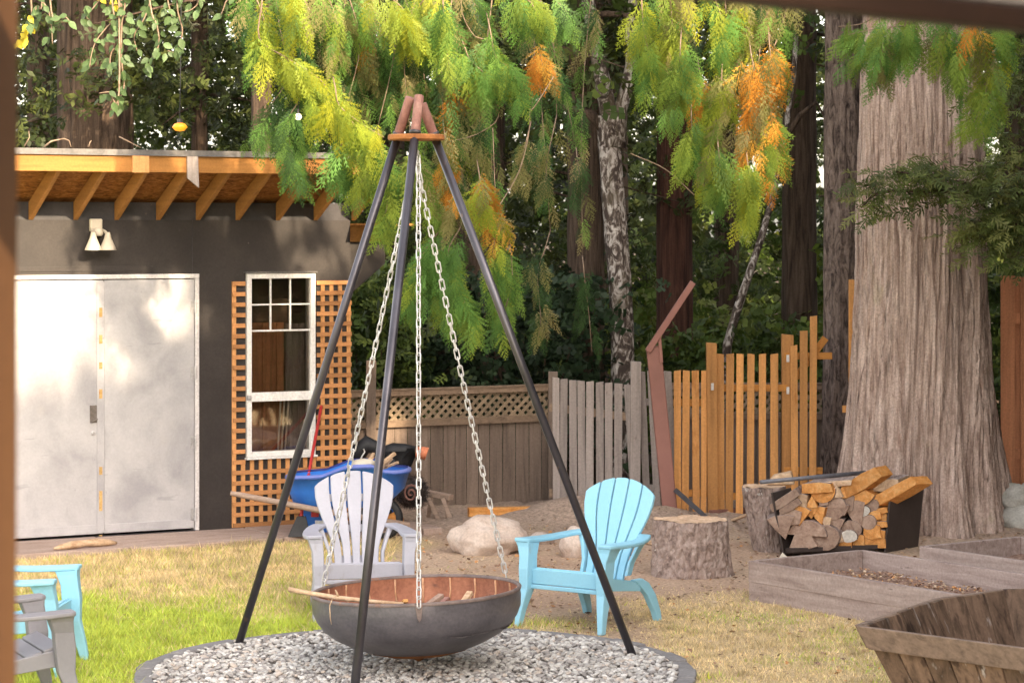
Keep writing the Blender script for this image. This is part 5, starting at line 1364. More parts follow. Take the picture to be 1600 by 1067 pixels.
def catmull(pts, n):
    pts = [np.array(p) for p in pts]; pp = [2*pts[0]-pts[1]] + pts + [2*pts[-1]-pts[-2]]; out = []
    for i in range(1, len(pp)-2):
        for t in np.linspace(0, 1, n, endpoint=False):
            a, b, c_, d = pp[i-1], pp[i], pp[i+1], pp[i+2]
            out.append(.5*(2*b + (c_-a)*t + (2*a-5*b+4*c_-d)*t*t + (3*b-a-3*c_+d)*t**3))
    out.append(pts[-1]); return np.array(out)
TREE_X = {}
def bough(root, limb_from, path_px, D, cols, n, L=(.22, .40), spread=.10, twig_r=.006, name='bough', side=.55, ddy=.30, mix=None):
    """a drooping branchlet: twig through the pixel path at distance D, hung with flat fronds"""
    pts = [np.array(P(x, y, D + (0.04*i))) for i, (x, y) in enumerate(path_px)]
    cur = catmull(([np.array(limb_from)] if limb_from is not None else []) + pts, 8)
    start = 8 if limb_from is not None else 0
    base = cur[0]
    tw = MB().tube([Vector(q-base) for q in cur[::2]], [twig_r*(1-.75*i/len(cur[::2])) + .0015 for i in range(len(cur[::2]))], 5)
    bo = tw.build(name, MATS['twig_bark'], root, loc=tuple(Vector(base)-root.location), smooth=True)
    k = len(cur); n = max(2, int(n*1.3))
    tq = fr.random(n)**.9; idx = start + tq*(k-1-start)*.93; i0 = np.minimum(idx.astype(int), k-2); f_ = idx-i0
    pos = cur[i0]*(1-f_)[:, None] + cur[i0+1]*f_[:, None] + fr.normal(size=(n, 3))*np.array([.03, ddy*.35, .03])
    tan = unit(cur[i0+1]-cur[i0])
    sd = np.stack([fr.choice([-1, 1], n)*(.35+.65*fr.random(n)), fr.normal(size=n)*.35, np.zeros(n)], -1)*side
    d = tan*.45 + sd + np.array([0, 0, -1.0])*(.75+.4*fr.random((n, 1)))
    nrm_ = np.stack([fr.normal(size=n)*.45, -np.ones(n)*(.9), fr.normal(size=n)*.35+.25], -1)
    sc = fr.uniform(L[0], L[1], n)*(1-.35*tq)
    Qs = []; Cs = []
    ch = fr.integers(0, len(FT), n)
    for c_ in range(len(FT)):
        mk = ch == c_
        if not mk.any(): continue
        M_ = mk.sum()
        Qs.append(instance(FT[c_], pos[mk], d[mk], nrm_[mk], sc[mk]))
        keys = fr.choice(cols, M_); keys = np.where((keys == 'o') & (fr.random(M_) < .3), 'ol', keys)
        cc_ = np.array([PAL[q][fr.integers(0, 3)] for q in keys]) * fr.uniform(.75, 1.2, (M_, 1))
        Cs.append(np.repeat(cc_, len(FT[c_]), 0))
    Q = np.concatenate(Qs); C = np.concatenate(Cs)
    b_ = Vector(base)
    o = quads_mesh('foliage', Q - np.array(b_), C, MATS['cedar_leaf'], bo); o['kind'] = 'stuff'
    return bo
DC = 18.0
# limbs of the huge cedar: they reach over the yard above the picture
def limb(pts, r0, r1, root, name='limb'):
    c_ = catmull(pts, 6); n = len(c_); o = MB().tube([Vector(q)-root.location for q in c_], [r0+(r1-r0)*i/(n-1) for i in range(n)], 10).build(name, MATS['dark_bark'], root, smooth=True); return c_
limbA = limb([(3.2, 20.7, 6.4), (2.0, 19.4, 6.0), (.6, 18.4, 5.3), (-.8, 18.1, 4.85), (-2.0, 18.0, 4.6)], .09, .02, cedar)
limbB = limb([(3.3, 20.6, 5.6), (2.9, 19.4, 5.5), (2.2, 18.4, 5.1), (1.5, 18.0, 4.75), (.7, 18.0, 4.6)], .07, .015, cedar)
limbC = limb([(3.4, 20.5, 5.4), (3.4, 19.2, 5.0), (3.3, 18.3, 4.7), (2.4, 18.1, 4.45)], .05, .012, cedar)
limbD = limb([(3.5, 20.5, 5.2), (3.7, 19.2, 5.0), (3.9, 18.3, 4.65)], .04, .012, cedar)
limbE = limb([(3.0, 21.2, 6.2), (1.6, 21.3, 5.8), (.4, 21.2, 5.2), (-.3, 21.1, 4.7)], .07, .015, cedar)
def near_on(lb, x, D): 
    X = (x-CX)/F*D; i = int(np.argmin(np.abs(lb[:, 0]-X))); return lb[i]
BL = [  # limb, pixel path, D offset, palette, fronds
 ('A', [(380, -20), (400, 40), (415, 100)], .3, ['g', 'dg'], 34), ('A', [(410, -10), (405, 60), (450, 92), (505, 130), (525, 185)], -.2, ['y', 'yg', 'y'], 46), ('A', [(430, 80), (470, 110), (490, 160), (500, 190)], -.1, ['yg', 'y'], 30),
 ('A', [(445, -30), (465, 10), (462, 45)], -.3, ['y', 'y', 'yg'], 26), ('A', [(505, -30), (525, 30), (530, 80)], -.2, ['yg', 'ol', 'g'], 34), ('A', [(570, -30), (560, 20), (565, 60)], .1, ['yg', 'g', 'ol'], 30),
 ('A', [(600, -30), (630, 15), (655, 60)], -.3, ['y', 'yg', 'y'], 40), ('A', [(670, -30), (650, 20), (640, 60)], -.1, ['y', 'yg'], 28), ('A', [(690, -20), (695, 50), (702, 110)], -.2, ['g', 'yg'], 36),
 ('A', [(560, 10), (565, 60), (572, 100)], .35, ['o', 'o', 'ol'], 26), ('A', [(590, 20), (600, 90), (600, 160)], .4, ['dg', 'g', 'ol'], 44), ('A', [(540, 40), (545, 100), (555, 160)], .35, ['dg', 'ol', 'g'], 40), ('A', [(640, 40), (645, 110), (650, 165)], .35, ['dg', 'ol'], 40),
 ('A', [(480, 40), (475, 120), (480, 180), (470, 230)], .35, ['g', 'dg'], 40),
 ('A', [(470, 100), (420, 170), (405, 195), (400, 215)], .2, ['g', 'dg'], 18), ('A', [(470, 150), (450, 190), (455, 235), (470, 275)], .0, ['g', 'g', 'dg'], 42), ('A', [(520, 120), (530, 165), (560, 190), (600, 215)], -.3, ['y', 'yg', 'y'], 34),
 ('A', [(540, 170), (560, 210), (585, 250), (560, 290)], -.2, ['y', 'yg', 'yg'], 40), ('A', [(545, 200), (530, 240), (540, 275)], .0, ['g', 'g'], 26), ('A', [(590, 200), (600, 260), (605, 320), (595, 345)], -.1, ['yg', 'yg', 'g'], 44),
 ('A', [(640, 200), (650, 260), (670, 310), (690, 335)], -.1, ['yg', 'yg', 'ol'], 44), ('A', [(690, 180), (700, 240), (705, 290), (712, 310)], .1, ['ol', 'yg', 'o'], 34), ('A', [(660, 90), (665, 150), (670, 215)], .3, ['ol', 'g', 'dg'], 40),
 ('A', [(720, -20), (745, 20), (750, 60)], .25, ['ol', 'yg', 'g'], 34), ('A', [(760, 20), (775, 90), (800, 110), (815, 150)], -.1, ['g', 'g', 'yg'], 42), ('A', [(720, 60), (735, 95), (760, 120), (750, 140)], -.1, ['g', 'yg'], 24),
 ('B', [(810, -30), (830, 5), (845, 30)], -.1, ['g', 'yg'], 34), ('A', [(730, 120), (740, 190), (755, 250), (750, 280)], .3, ['ol', 'dg', 'g'], 40), ('A', [(700, 110), (715, 170), (720, 240)], .3, ['ol', 'o', 'g'], 36),
 ('A', [(745, 250), (755, 310), (775, 345), (770, 395)], -.1, ['o', 'o', 'y', 'yg'], 40), ('A', [(700, 280), (712, 300), (720, 330)], -.1, ['o', 'ol'], 8), ('A', [(730, 330), (700, 400), (725, 470), (745, 525)], .0, ['g', 'yg', 'g'], 62),
 ('A', [(700, 340), (660, 400), (655, 440), (640, 480)], .1, ['yg', 'g', 'g'], 44), ('A', [(770, 370), (785, 420), (790, 470), (775, 515)], .1, ['g', 'g', 'yg'], 54), ('A', [(690, 380), (690, 440), (700, 500)], .15, ['g', 'yg'], 44),
 ('B', [(840, 60), (845, 90), (850, 115)], .2, ['o'], 14), ('B', [(870, -20), (885, 20), (890, 40)], .4, ['dg', 'g'], 16),
 ('B', [(1000, -30), (1005, 40), (1015, 90), (1020, 135)], -.1, ['yg', 'y', 'g'], 42), ('B', [(1045, -30), (1050, 40), (1040, 90)], .1, ['y', 'ol', 'yg'], 36), ('B', [(1065, 40), (1060, 120), (1045, 190)], -.1, ['yg', 'g'], 34),
 ('B', [(1110, -30), (1130, 40), (1125, 90)], .0, ['y', 'yg', 'g'], 40), ('B', [(1150, -30), (1165, 40), (1150, 110)], .1, ['yg', 'ol', 'y'], 40), ('B', [(1130, 80), (1125, 150), (1110, 230), (1100, 290)], .0, ['yg', 'y', 'ol'], 56),
 ('B', [(1170, 60), (1180, 130), (1172, 190), (1165, 250)], -.1, ['o', 'o', 'ol'], 52), ('B', [(1200, 40), (1205, 110), (1200, 180)], .0, ['ol', 'o', 'yg'], 40), ('B', [(1205, 150), (1205, 220), (1195, 280)], .0, ['yg', 'o', 'yg'], 40),
 ('B', [(1120, 200), (1125, 270), (1115, 300)], -.05, ['yg', 'yg', 'g'], 34), ('B', [(1165, 220), (1170, 280), (1165, 340)], -.1, ['yg', 'y'], 40), ('B', [(1080, 150), (1080, 220), (1070, 255)], .0, ['g', 'yg'], 30), ('B', [(1090, 90), (1095, 130), (1090, 165)], .1, ['o', 'yg'], 14), ('B', [(1215, 60), (1207, 80), (1205, 105)], .05, ['o'], 10),
 ('C', [(1380, 20), (1345, 38), (1310, 42)], .0, ['yg', 'g'], 9), ('C', [(1420, 40), (1370, 45), (1325, 55)], .0, ['g', 'yg'], 12), ('C', [(1410, 30), (1365, 62), (1335, 85)], .0, ['g', 'yg'], 16), ('C', [(1420, 10), (1412, 50), (1405, 90)], -.05, ['g', 'yg'], 26), ('C', [(1380, 60), (1378, 90), (1375, 105)], .0, ['ol', 'g'], 14),
 ('C', [(1440, 0), (1428, 30), (1425, 60)], .05, ['g', 'yg'], 9), ('D', [(1470, 10), (1475, 50), (1482, 95)], .1, ['g', 'ol'], 22), ('D', [(1500, 10), (1492, 80), (1488, 140)], .0, ['g', 'yg', 'yg'], 30), ('D', [(1530, 10), (1535, 60), (1545, 110), (1535, 140)], .05, ['ol', 'yg', 'y'], 32),
 ('D', [(1555, 10), (1560, 55), (1562, 90)], .0, ['g', 'yg'], 18), ('D', [(1515, 20), (1514, 45), (1516, 55)], .0, ['o'], 5), ('D', [(1550, 100), (1535, 165), (1520, 195)], .1, ['g', 'yg'], 20),
 ('E', [(870, 180), (855, 250), (852, 300)], .0, ['dg', 'ol', 'dg'], 14), ('E', [(830, 190), (815, 250), (808, 300)], .0, ['ol', 'dg'], 16), ('E', [(900, 230), (905, 280), (895, 320)], .1, ['dg', 'dg'], 9), ('E', [(860, 360), (840, 430), (845, 500), (840, 530)], .1, ['dg', 'dg', 'ol'], 18), ('E', [(910, 400), (915, 450), (920, 490), (925, 550)], .1, ['dg', 'dg'], 10),
]
LM = {'A': (limbA, DC), 'B': (limbB, DC), 'C': (limbC, DC-.0), 'D': (limbD, DC+.2), 'E': (limbE, 21.15)}
for lbn, pth_, do, cols, n in BL:
    lb, D0 = LM[lbn]; x0_ = pth_[0][0]
    st_ = near_on(lb, x0_, D0)
    if pth_[0][1] > 0:       # starts inside the picture: a bent stem from above, itself in leaf
        sx = pth_[0][0] + fr.uniform(-45, 45); y_ = pth_[0][1]
        p_top = (sx + fr.uniform(-25, 25), -30); p_mid = ((sx+pth_[0][0])/2 + fr.uniform(-15, 15), y_*.45-10)
        bough(cedar, near_on(lb, p_top[0], D0), [p_top, p_mid, pth_[0]], D0+do+.22, [q for q in (['g', 'dg', 'ol'] if lbn != 'C' else ['g', 'yg'])], int(3 + y_*.055) if lbn in 'ABE' else 2)
        bough(cedar, tuple(P(pth_[0][0], pth_[0][1], D0+do+.25)), [(pth_[0][0]*.6+pth_[1][0]*.4, pth_[0][1]*.6+pth_[1][1]*.4)]+list(pth_[1:]), D0+do, cols, n, twig_r=.004)
    else:
        bough(cedar, st_, pth_, D0+do, cols, n)
# bare hanging vines
def vine(pxs, D, r=.004, root=cedar):
    c_ = catmull([P(x, y, D) for x, y in pxs], 6); MB().tube([Vector(q)-root.location for q in c_], r, 5).build('bare_stem', MATS['twig_bark'], root, smooth=True)
for pxs in ([(720, -30), (722, 20), (740, 55), (760, 62)], [(780, 180), (770, 195), (740, 212), (700, 222)], [(828, 170), (826, 210), (810, 270), (775, 330)], [(770, 200), (772, 260), (775, 335)], [(775, 335), (795, 370), (800, 440), (790, 480)], [(865, 120), (840, 160), (828, 175)], [(985, 240), (1040, 265), (1085, 305)]): vine(pxs, DC+.1)

# ------------------------------------------------------------------ other trees
def sprig_template(seed, n=5, leaf=.10):
    r = np.random.default_rng(seed); out = []
    for i in range(n):
        t = (i+.5)/n
        for s in (-1, 1):
            an = math.radians(r.uniform(35, 75)); d = np.array([s*math.sin(an), math.cos(an), r.uniform(-.3, .3)]); L = r.uniform(.28, .5)*(1.1-t*.5); w = leaf
            p = np.array([0, t, 0]); nx_ = np.array([-d[1], d[0], r.uniform(-.5, .5)])
            out.append([p, p+d*L*.5+nx_*w*.6, p+d*L, p+d*L*.5-nx_*w*.6])
    out.append([[0, 0, 0], [.03, .5, 0], [0, 1.1, 0], [-.03, .5, 0]])
    return np.array(out)
SP = [sprig_template(s, n_, l_) for s, n_, l_ in ((11, 4, .12), (12, 5, .10), (13, 4, .16))]      # conifer-like
BRD = [sprig_template(s, 3, .30) for s in (14, 15)]                                              # broad leaves
er = np.random.default_rng(77)
def leaf_cloud(pos, size, pal_, T, droop=.5):
    n = len(pos); d = er.normal(size=(n, 3))*np.array([1, 1, .5]) + np.array([0, 0, -droop]); nr_ = er.normal(size=(n, 3))*.7 + np.array([0, -.3, .6])
    Qs, Cs = [], []; ch = er.integers(0, len(T), n); sc = er.uniform(size[0], size[1], n); pal_ = np.array(pal_)
    for c_ in range(len(T)):
        mk = ch == c_; M_ = int(mk.sum())
        if not M_: continue
        Qs.append(instance(T[c_], pos[mk], d[mk], nr_[mk], sc[mk]))
        Cs.append(np.repeat(pal_[er.integers(0, len(pal_), M_)]*er.uniform(.7, 1.3, (M_, 1)), len(T[c_]), 0))
    return np.concatenate(Qs), np.concatenate(Cs)
def clumps(cx, cy, z0, z1, r0, r1, nb, per, sig=.22, flat=.5):
    """positions along nb boughs that leave a stem at (cx,cy): radius r0 at z0 to r1 at z1"""
    out = []; br = []
    for _ in range(nb):
        z = er.uniform(z0, z1); t = (z-z0)/max(z1-z0, .01); R = (r0+(r1-r0)*t)*er.uniform(.65, 1.1); a = er.uniform(0, 2*PI)
        e_ = np.array([cx+R*math.cos(a), cy+R*math.sin(a), z-.22*R]); b = np.array([cx, cy, z])
        k = er.random(per)**.6; out.append(b + (e_-b)*k[:, None] + er.normal(size=(per, 3))*np.array([sig, sig, sig*flat])*(.4+k[:, None])); br.append((b, e_))
    return np.concatenate(out), br
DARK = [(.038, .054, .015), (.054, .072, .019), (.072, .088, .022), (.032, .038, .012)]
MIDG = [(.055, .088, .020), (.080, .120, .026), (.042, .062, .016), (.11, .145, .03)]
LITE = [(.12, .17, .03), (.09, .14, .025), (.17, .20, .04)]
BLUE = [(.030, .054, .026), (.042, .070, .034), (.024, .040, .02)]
def tree(name, label, base, r0, r1, ht, bark, crown=None, pal_=DARK, T=SP, size=(.16, .30), lean=(0, 0), per=21, group=None, n=28, seedb=0, bump=.018, pathf=None, fullcrown=None, droop=.5, stubs=6):
    t = thing(name, label, 'tree', base, 0, group)
    cf = pathf or (lambda z: (lean[0]*z/ht, lean[1]*z/ht))
    trunk_mesh(lambda z, a: (r0+(r1-r0)*max(z, 0)/ht) + .25*r0*math.exp(-max(z, 0)/.5), cf, -.05, ht, 36, n, bump, seedb, 7, 1.0).build('trunk', MATS[bark], t, smooth=True)
    if crown:
        z0, z1, c0, c1, nb = crown
        pos, br = clumps(0, 0, z0, z1, c0, c1, nb, per)
        for b, e_ in br[::max(1, len(br)//max(stubs, 1))]:
            c2 = cf(b[2]); MB().tube([Vector((c2[0], c2[1], b[2])), Vector((b+e_)/2)+Vector((0, 0, .05)), Vector(e_)], [.022, .014, .005], 5).build('branch', MATS['dark_bark'], t, smooth=True)
        Q, C = leaf_cloud(pos, size, pal_, T, droop)
        o = quads_mesh('crown', Q, C, MATS['bg_leaf'], t); o['kind'] = 'stuff'
    return t
def gp(x, D): p = P(x, 700, D); p.z = float(ground_h(p.x, p.y))-.03; return p
# fir right beside the cedar
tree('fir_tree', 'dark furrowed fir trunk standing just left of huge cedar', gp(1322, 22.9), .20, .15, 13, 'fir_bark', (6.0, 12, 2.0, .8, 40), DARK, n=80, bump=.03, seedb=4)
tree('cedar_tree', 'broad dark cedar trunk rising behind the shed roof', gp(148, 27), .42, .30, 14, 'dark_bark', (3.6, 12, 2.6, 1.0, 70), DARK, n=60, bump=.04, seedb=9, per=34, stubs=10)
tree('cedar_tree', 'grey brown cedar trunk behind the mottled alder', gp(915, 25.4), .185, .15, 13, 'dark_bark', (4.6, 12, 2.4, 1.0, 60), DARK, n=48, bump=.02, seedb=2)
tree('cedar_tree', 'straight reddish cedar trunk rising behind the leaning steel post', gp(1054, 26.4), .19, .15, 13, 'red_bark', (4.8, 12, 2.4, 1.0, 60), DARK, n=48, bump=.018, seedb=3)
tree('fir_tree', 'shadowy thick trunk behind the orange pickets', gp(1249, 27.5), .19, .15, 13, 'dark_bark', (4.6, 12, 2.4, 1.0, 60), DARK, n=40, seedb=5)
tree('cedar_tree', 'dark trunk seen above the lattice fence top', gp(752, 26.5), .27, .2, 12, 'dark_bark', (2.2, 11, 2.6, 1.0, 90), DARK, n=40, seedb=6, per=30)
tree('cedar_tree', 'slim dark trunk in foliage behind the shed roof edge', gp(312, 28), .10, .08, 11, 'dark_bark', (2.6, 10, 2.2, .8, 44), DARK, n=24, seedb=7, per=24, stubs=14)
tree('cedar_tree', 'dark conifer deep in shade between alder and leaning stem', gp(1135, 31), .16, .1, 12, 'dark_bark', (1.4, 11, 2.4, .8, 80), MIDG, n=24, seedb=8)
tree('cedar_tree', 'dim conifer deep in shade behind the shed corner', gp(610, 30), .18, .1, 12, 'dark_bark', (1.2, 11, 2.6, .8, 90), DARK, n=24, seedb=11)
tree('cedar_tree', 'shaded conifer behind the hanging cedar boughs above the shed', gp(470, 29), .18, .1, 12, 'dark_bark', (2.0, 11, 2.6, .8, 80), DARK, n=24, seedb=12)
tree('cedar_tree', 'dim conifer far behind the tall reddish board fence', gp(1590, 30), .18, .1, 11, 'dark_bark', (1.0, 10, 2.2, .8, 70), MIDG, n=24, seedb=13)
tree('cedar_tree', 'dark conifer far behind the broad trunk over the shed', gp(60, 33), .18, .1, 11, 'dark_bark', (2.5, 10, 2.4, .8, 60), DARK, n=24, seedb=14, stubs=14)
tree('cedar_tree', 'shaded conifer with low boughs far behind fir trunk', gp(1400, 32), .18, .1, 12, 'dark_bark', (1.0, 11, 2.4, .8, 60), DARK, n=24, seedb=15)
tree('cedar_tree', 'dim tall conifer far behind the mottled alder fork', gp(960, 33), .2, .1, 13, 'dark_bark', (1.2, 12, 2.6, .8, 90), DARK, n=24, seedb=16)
tree('cedar_tree', 'slender dark cedar added behind the shed roof to shade the forest', gp(408, 24.6), .11, .08, 12, 'dark_bark', (4.3, 11.5, 2.7, 1.0, 90), DARK, n=24, seedb=17, per=30)  # added tree: its high dense crown keeps sun off the trunks behind
tree('cedar_tree', 'dark cedar crown added overhead behind the alder to shade the forest', gp(700, 24.9), .12, .08, 12, 'dark_bark', (4.4, 11.5, 2.7, 1.0, 80), DARK, n=24, seedb=18, per=30)  # another added tree, crown kept high to darken the woods
# mottled alder with a fork
ab = gp(967, 24.3)
ald = tree('alder_tree', 'mottled white barked alder forking high behind picket fence', ab, .108, .105, 3.58, 'alder_bark', None, n=40, bump=.015, seedb=21, pathf=lambda z: (.04*math.sin(z*1.3)-.02*z/3.5-.03*max(0, z-2.2), 0))
def al(x, y, dy=0): return P(x, y, 24.3+dy) - ab
top = al(955, 185)
MB().tube([al(957, 230), al(950, 170), al(940, 120), al(930, 60), al(918, 0), al(905, -90), al(890, -220)], [.115, .085, .075, .07, .065, .06, .03], 16).build('fork', MATS['alder_bark'], ald, smooth=True)
MB().tube([al(961, 230), al(968, 175), al(980, 135), al(986, 100), al(984, 60), al(990, 0), al(1000, -120)], [.11, .07, .06, .055, .05, .05, .03], 16).build('fork', MATS['alder_bark'], ald, smooth=True)
MB().tube([al(950, 210), al(925, 180), al(890, 170), al(865, 165)], [.06, .05, .035, .02], 10).build('branch', MATS['dark_bark'], ald, smooth=True)
MB().tube([al(925, 25), al(950, 22), al(980, 25), al(1010, 10)], [.035, .03, .028, .02], 8).build('branch', MATS['dark_bark'], ald, smooth=True)
pos = np.array(ab) + np.array([0, 0, 6.2]) + er.normal(size=(900, 3))*np.array([1.3, 1.0, .9])
Q, C = leaf_cloud(pos, (.18, .3), MIDG, BRD); o = quads_mesh('crown', Q-np.array(ab), C, MATS['bg_leaf'], ald); o['kind'] = 'stuff'
# leaning slim alder
lb_ = gp(1128, 24.6); lal = thing('alder_tree', 'slim leaning alder stem bending right behind the orange pickets', 'tree', lb_)
def la_(x, y): return P(x, y, 24.6) - lb_
MB().tube([Vector((0, 0, 0)), la_(1136, 540), la_(1150, 490), la_(1170, 430), la_(1190, 370), la_(1207, 310), la_(1222, 240), la_(1240, 120), la_(1250, -40)], [.05, .045, .043, .038, .034, .03, .028, .025, .02], 12).build('trunk', MATS['alder_bark'], lal, smooth=True)
MB().tube([la_(1222, 240), la_(1205, 170), la_(1190, 110), la_(1180, 40)], [.02, .016, .012, .008], 8).build('branch', MATS['dark_bark'], lal, smooth=True)
MB().tube([la_(1226, 220), la_(1250, 180), la_(1275, 160), la_(1290, 185)], [.03, .026, .02, .01], 8).build('branch', MATS['dark_bark'], lal, smooth=True)
pos = np.array(lb_+la_(1245, -60)) + er.normal(size=(260, 3))*np.array([.7, .6, .5])
Q, C = leaf_cloud(pos, (.14, .24), MIDG, BRD); o = quads_mesh('crown', Q-np.array(lb_), C, MATS['bg_leaf'], lal); o['kind'] = 'stuff'

# shrubs behind the fences
def shrub(label, x, D, w, z1, n, pal_, T=BRD, size=(.12, .22), z0=.2):
    b = gp(x, D); t = thing('shrub', label, 'shrub', b)
    for k in range(4): MB().tube([Vector((0, 0, -.02)), Vector((w*.4*math.cos(k*1.7), .2*math.sin(k*1.7), z1*.7))], [.02, .008], 6).build('stem', MATS['dark_bark'], t)
    pos = np.stack([er.normal(size=n)*w*.5, er.normal(size=n)*.35, z0+(z1-z0)*er.random(n)**.8], -1)
    Q, C = leaf_cloud(pos, size, pal_, T, .3); o = quads_mesh('foliage', Q, C, MATS['bg_leaf'], t); o['kind'] = 'stuff'
shrub('dark leafy shrub behind lattice fence beside the shed', 640, 24.6, .9, 2.0, 900, BLUE)
shrub('deep green leafy shrub behind the fence post with hanging boughs above', 830, 24.4, 1.0, 2.1, 1000, BLUE)
shrub('feathery green conifer sapling right of the shed corner', 585, 23.6, .5, 2.2, 700, MIDG, SP, (.16, .3))
shrub('sunlit pale green shrub glimpsed right of the mottled alder', 1005, 29, .7, 1.9, 500, LITE)
shrub('green low shrub behind the leaning steel post arm', 1085, 25.2, .6, 1.5, 500, MIDG)
shrub('pale green bush behind the left orange pickets', 1160, 28, 1.0, 1.7, 600, LITE)
shrub('dull green bush behind tallest orange pickets', 1225, 25.0, .7, 1.6, 500, MIDG)
shrub('yellow green bush in gap between orange pickets and fir', 1283, 28, .35, 2.3, 300, LITE)
shrub('green ivy bush between huge cedar and reddish fence', 1555, 24.5, .35, 2.2, 400, MIDG)

# far woodland behind everything: reads as one mass
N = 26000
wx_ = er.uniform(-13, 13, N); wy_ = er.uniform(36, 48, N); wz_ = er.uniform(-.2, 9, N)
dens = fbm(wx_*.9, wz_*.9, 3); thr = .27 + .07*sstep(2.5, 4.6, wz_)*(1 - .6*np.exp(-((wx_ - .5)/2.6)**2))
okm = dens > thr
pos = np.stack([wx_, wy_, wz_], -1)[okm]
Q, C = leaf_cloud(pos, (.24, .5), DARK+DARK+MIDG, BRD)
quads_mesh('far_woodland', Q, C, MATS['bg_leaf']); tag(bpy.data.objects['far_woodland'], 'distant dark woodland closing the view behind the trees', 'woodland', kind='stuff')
N = 2800
pos = np.stack([er.uniform(-13, 13, N), er.uniform(36, 44, N), er.uniform(-.2, 2.6, N)], -1)
Q, C = leaf_cloud(pos, (.16, .36), LITE+MIDG+DARK, BRD)
quads_mesh('far_undergrowth', Q, C, MATS['bg_leaf']); tag(bpy.data.objects['far_undergrowth'], 'brighter green undergrowth glimpsed low between far trunks', 'undergrowth', kind='stuff')

# dark hemlock reaching in front of the huge trunk from the right
hb = Vector((5.6, 19.6, 0)); hem = thing('hemlock_tree', 'dark hemlock reaching flat sprays across the huge trunk', 'tree', hb)
trunk_mesh(lambda z, a: .22-.01*z, lambda z: (0, 0), -.05, 10, 20, 24, .02).build('trunk', MATS['dark_bark'], hem, smooth=True)
HT = [sprig_template(s, 8, .065) for s in (31, 32, 33)]
for (pxs, n, sp_) in (([(1720, 250), (1600, 300), (1480, 300), (1380, 300), (1345, 325)], 230, .12), ([(1720, 300), (1620, 310), (1500, 285), (1400, 268)], 330, .11), ([(1740, 350), (1640, 360), (1560, 350), (1500, 378)], 260, .10), ([(1740, 180), (1650, 210), (1590, 240), (1550, 280)], 230, .14), ([(1740, 60), (1660, 100), (1610, 120), (1560, 150)], 190, .15), ([(1740, 400), (1660, 400), (1590, 380), (1545, 330)], 230, .12)):
    pts = [np.array(P(x, y, 19.35)) for x, y in pxs]; c_ = catmull([np.array([5.5, 19.6, pts[0][2]+.25])] + pts, 8)
    o = MB().tube([Vector(q)-hb for q in c_], [.022*(1-.8*i/len(c_))+.003 for i in range(len(c_))], 6).build('branch', MATS['dark_bark'], hem, smooth=True)
    t_ = er.random(n)*(len(c_)-2); i0 = t_.astype(int); pos = c_[i0] + er.normal(size=(n, 3))*np.array([sp_*.9, .10, sp_*.75])
    d = er.normal(size=(n, 3))*np.array([.7, .5, .25]) + np.array([-.6, -.1, -.25]); nr_ = er.normal(size=(n, 3))*.5 + np.array([0, -.45, .8])
    Qs = []; Cs = []; ch = er.integers(0, 3, n)
    hp = np.array([(.10, .13, .035), (.13, .16, .045), (.07, .09, .028), (.18, .19, .06)])
    for k in range(3):
        mk = ch == k; Qs.append(instance(HT[k], pos[mk], d[mk], nr_[mk], er.uniform(.12, .22, mk.sum()))); Cs.append(np.repeat(hp[er.integers(0, 4, mk.sum())]*er.uniform(.8, 1.2, (mk.sum(), 1)), len(HT[k]), 0))
    fo = quads_mesh('spray', np.concatenate(Qs)-np.array(hb), np.concatenate(Cs), MATS['bg_leaf'], o); fo['kind'] = 'stuff'

# broad-leaved branch hanging in over the shed, leaf by leaf
lbz = Vector((-5.2, 16.4, 0)); lf = thing('leafy_tree', 'broad leaved tree dangling light green sprigs above the shed roof', 'tree', lbz)
trunk_mesh(lambda z, a: .16-.008*z, lambda z: (.05*z, 0), -.05, 7, 20, 20, .02).build('trunk', MATS['alder_bark'], lf, smooth=True)
ln_ = [(-.5, 0), (-.46, .2), (-.40, .42), (-.28, .68), (-.1, .92), (0, 1.08), (.1, .92), (.28, .68), (.40, .42), (.46, .2), (.0, 0)]
lv = MB(); 
outl = [(0, 0, 0), (.22, .16, .05), (.34, .42, .08), (.27, .72, .04), (0, 1.08, -.10), (-.27, .72, .04), (-.34, .42, .08), (-.22, .16, .05)]
lv.add(outl + [(0, .4, -.02)], [(0, 1, 8), (1, 2, 8), (2, 3, 8), (3, 4, 8), (4, 5, 8), (5, 6, 8), (6, 7, 8), (7, 0, 8)])
def leafm(name, c1, c2):
    m = mat(name, [(.3, c1), (.7, c2)], (9, 9, 9), .5, .05, None, 0, .3, 3)
    N_, L_ = m.node_tree.nodes, m.node_tree.links; b = N_['Principled BSDF']; tr_ = N_.new('ShaderNodeBsdfTranslucent'); tr_.inputs['Color'].default_value = (*c2, 1)
    mx = N_.new('ShaderNodeMixShader'); mx.inputs[0].default_value = .25; L_.new(b.outputs[0], mx.inputs[1]); L_.new(tr_.outputs[0], mx.inputs[2]); L_.new(mx.outputs[0], N_['Material Output'].inputs['Surface'])
    return m
LGm = leafm('leaf_green', (.065, .115, .042), (.12, .18, .075)); LYm = leafm('leaf_yellow', (.44, .38, .03), (.60, .48, .05))
leafG = lv.build('leaf', LGm, lf, smooth=True); leafY = lv.build('leaf', LYm, lf, smooth=True)
firstG = firstY = True
limbL = catmull([(-4.95, 16.4, 5.6), (-4.0, 16.2, 5.1), (-3.2, 16.0, 4.7), (-2.3, 15.9, 4.35)], 6)
MB().tube([Vector(q)-lbz for q in limbL], [.05*(1-.75*i/len(limbL)) for i in range(len(limbL))], 8).build('limb', MATS['twig_bark'], lf, smooth=True)
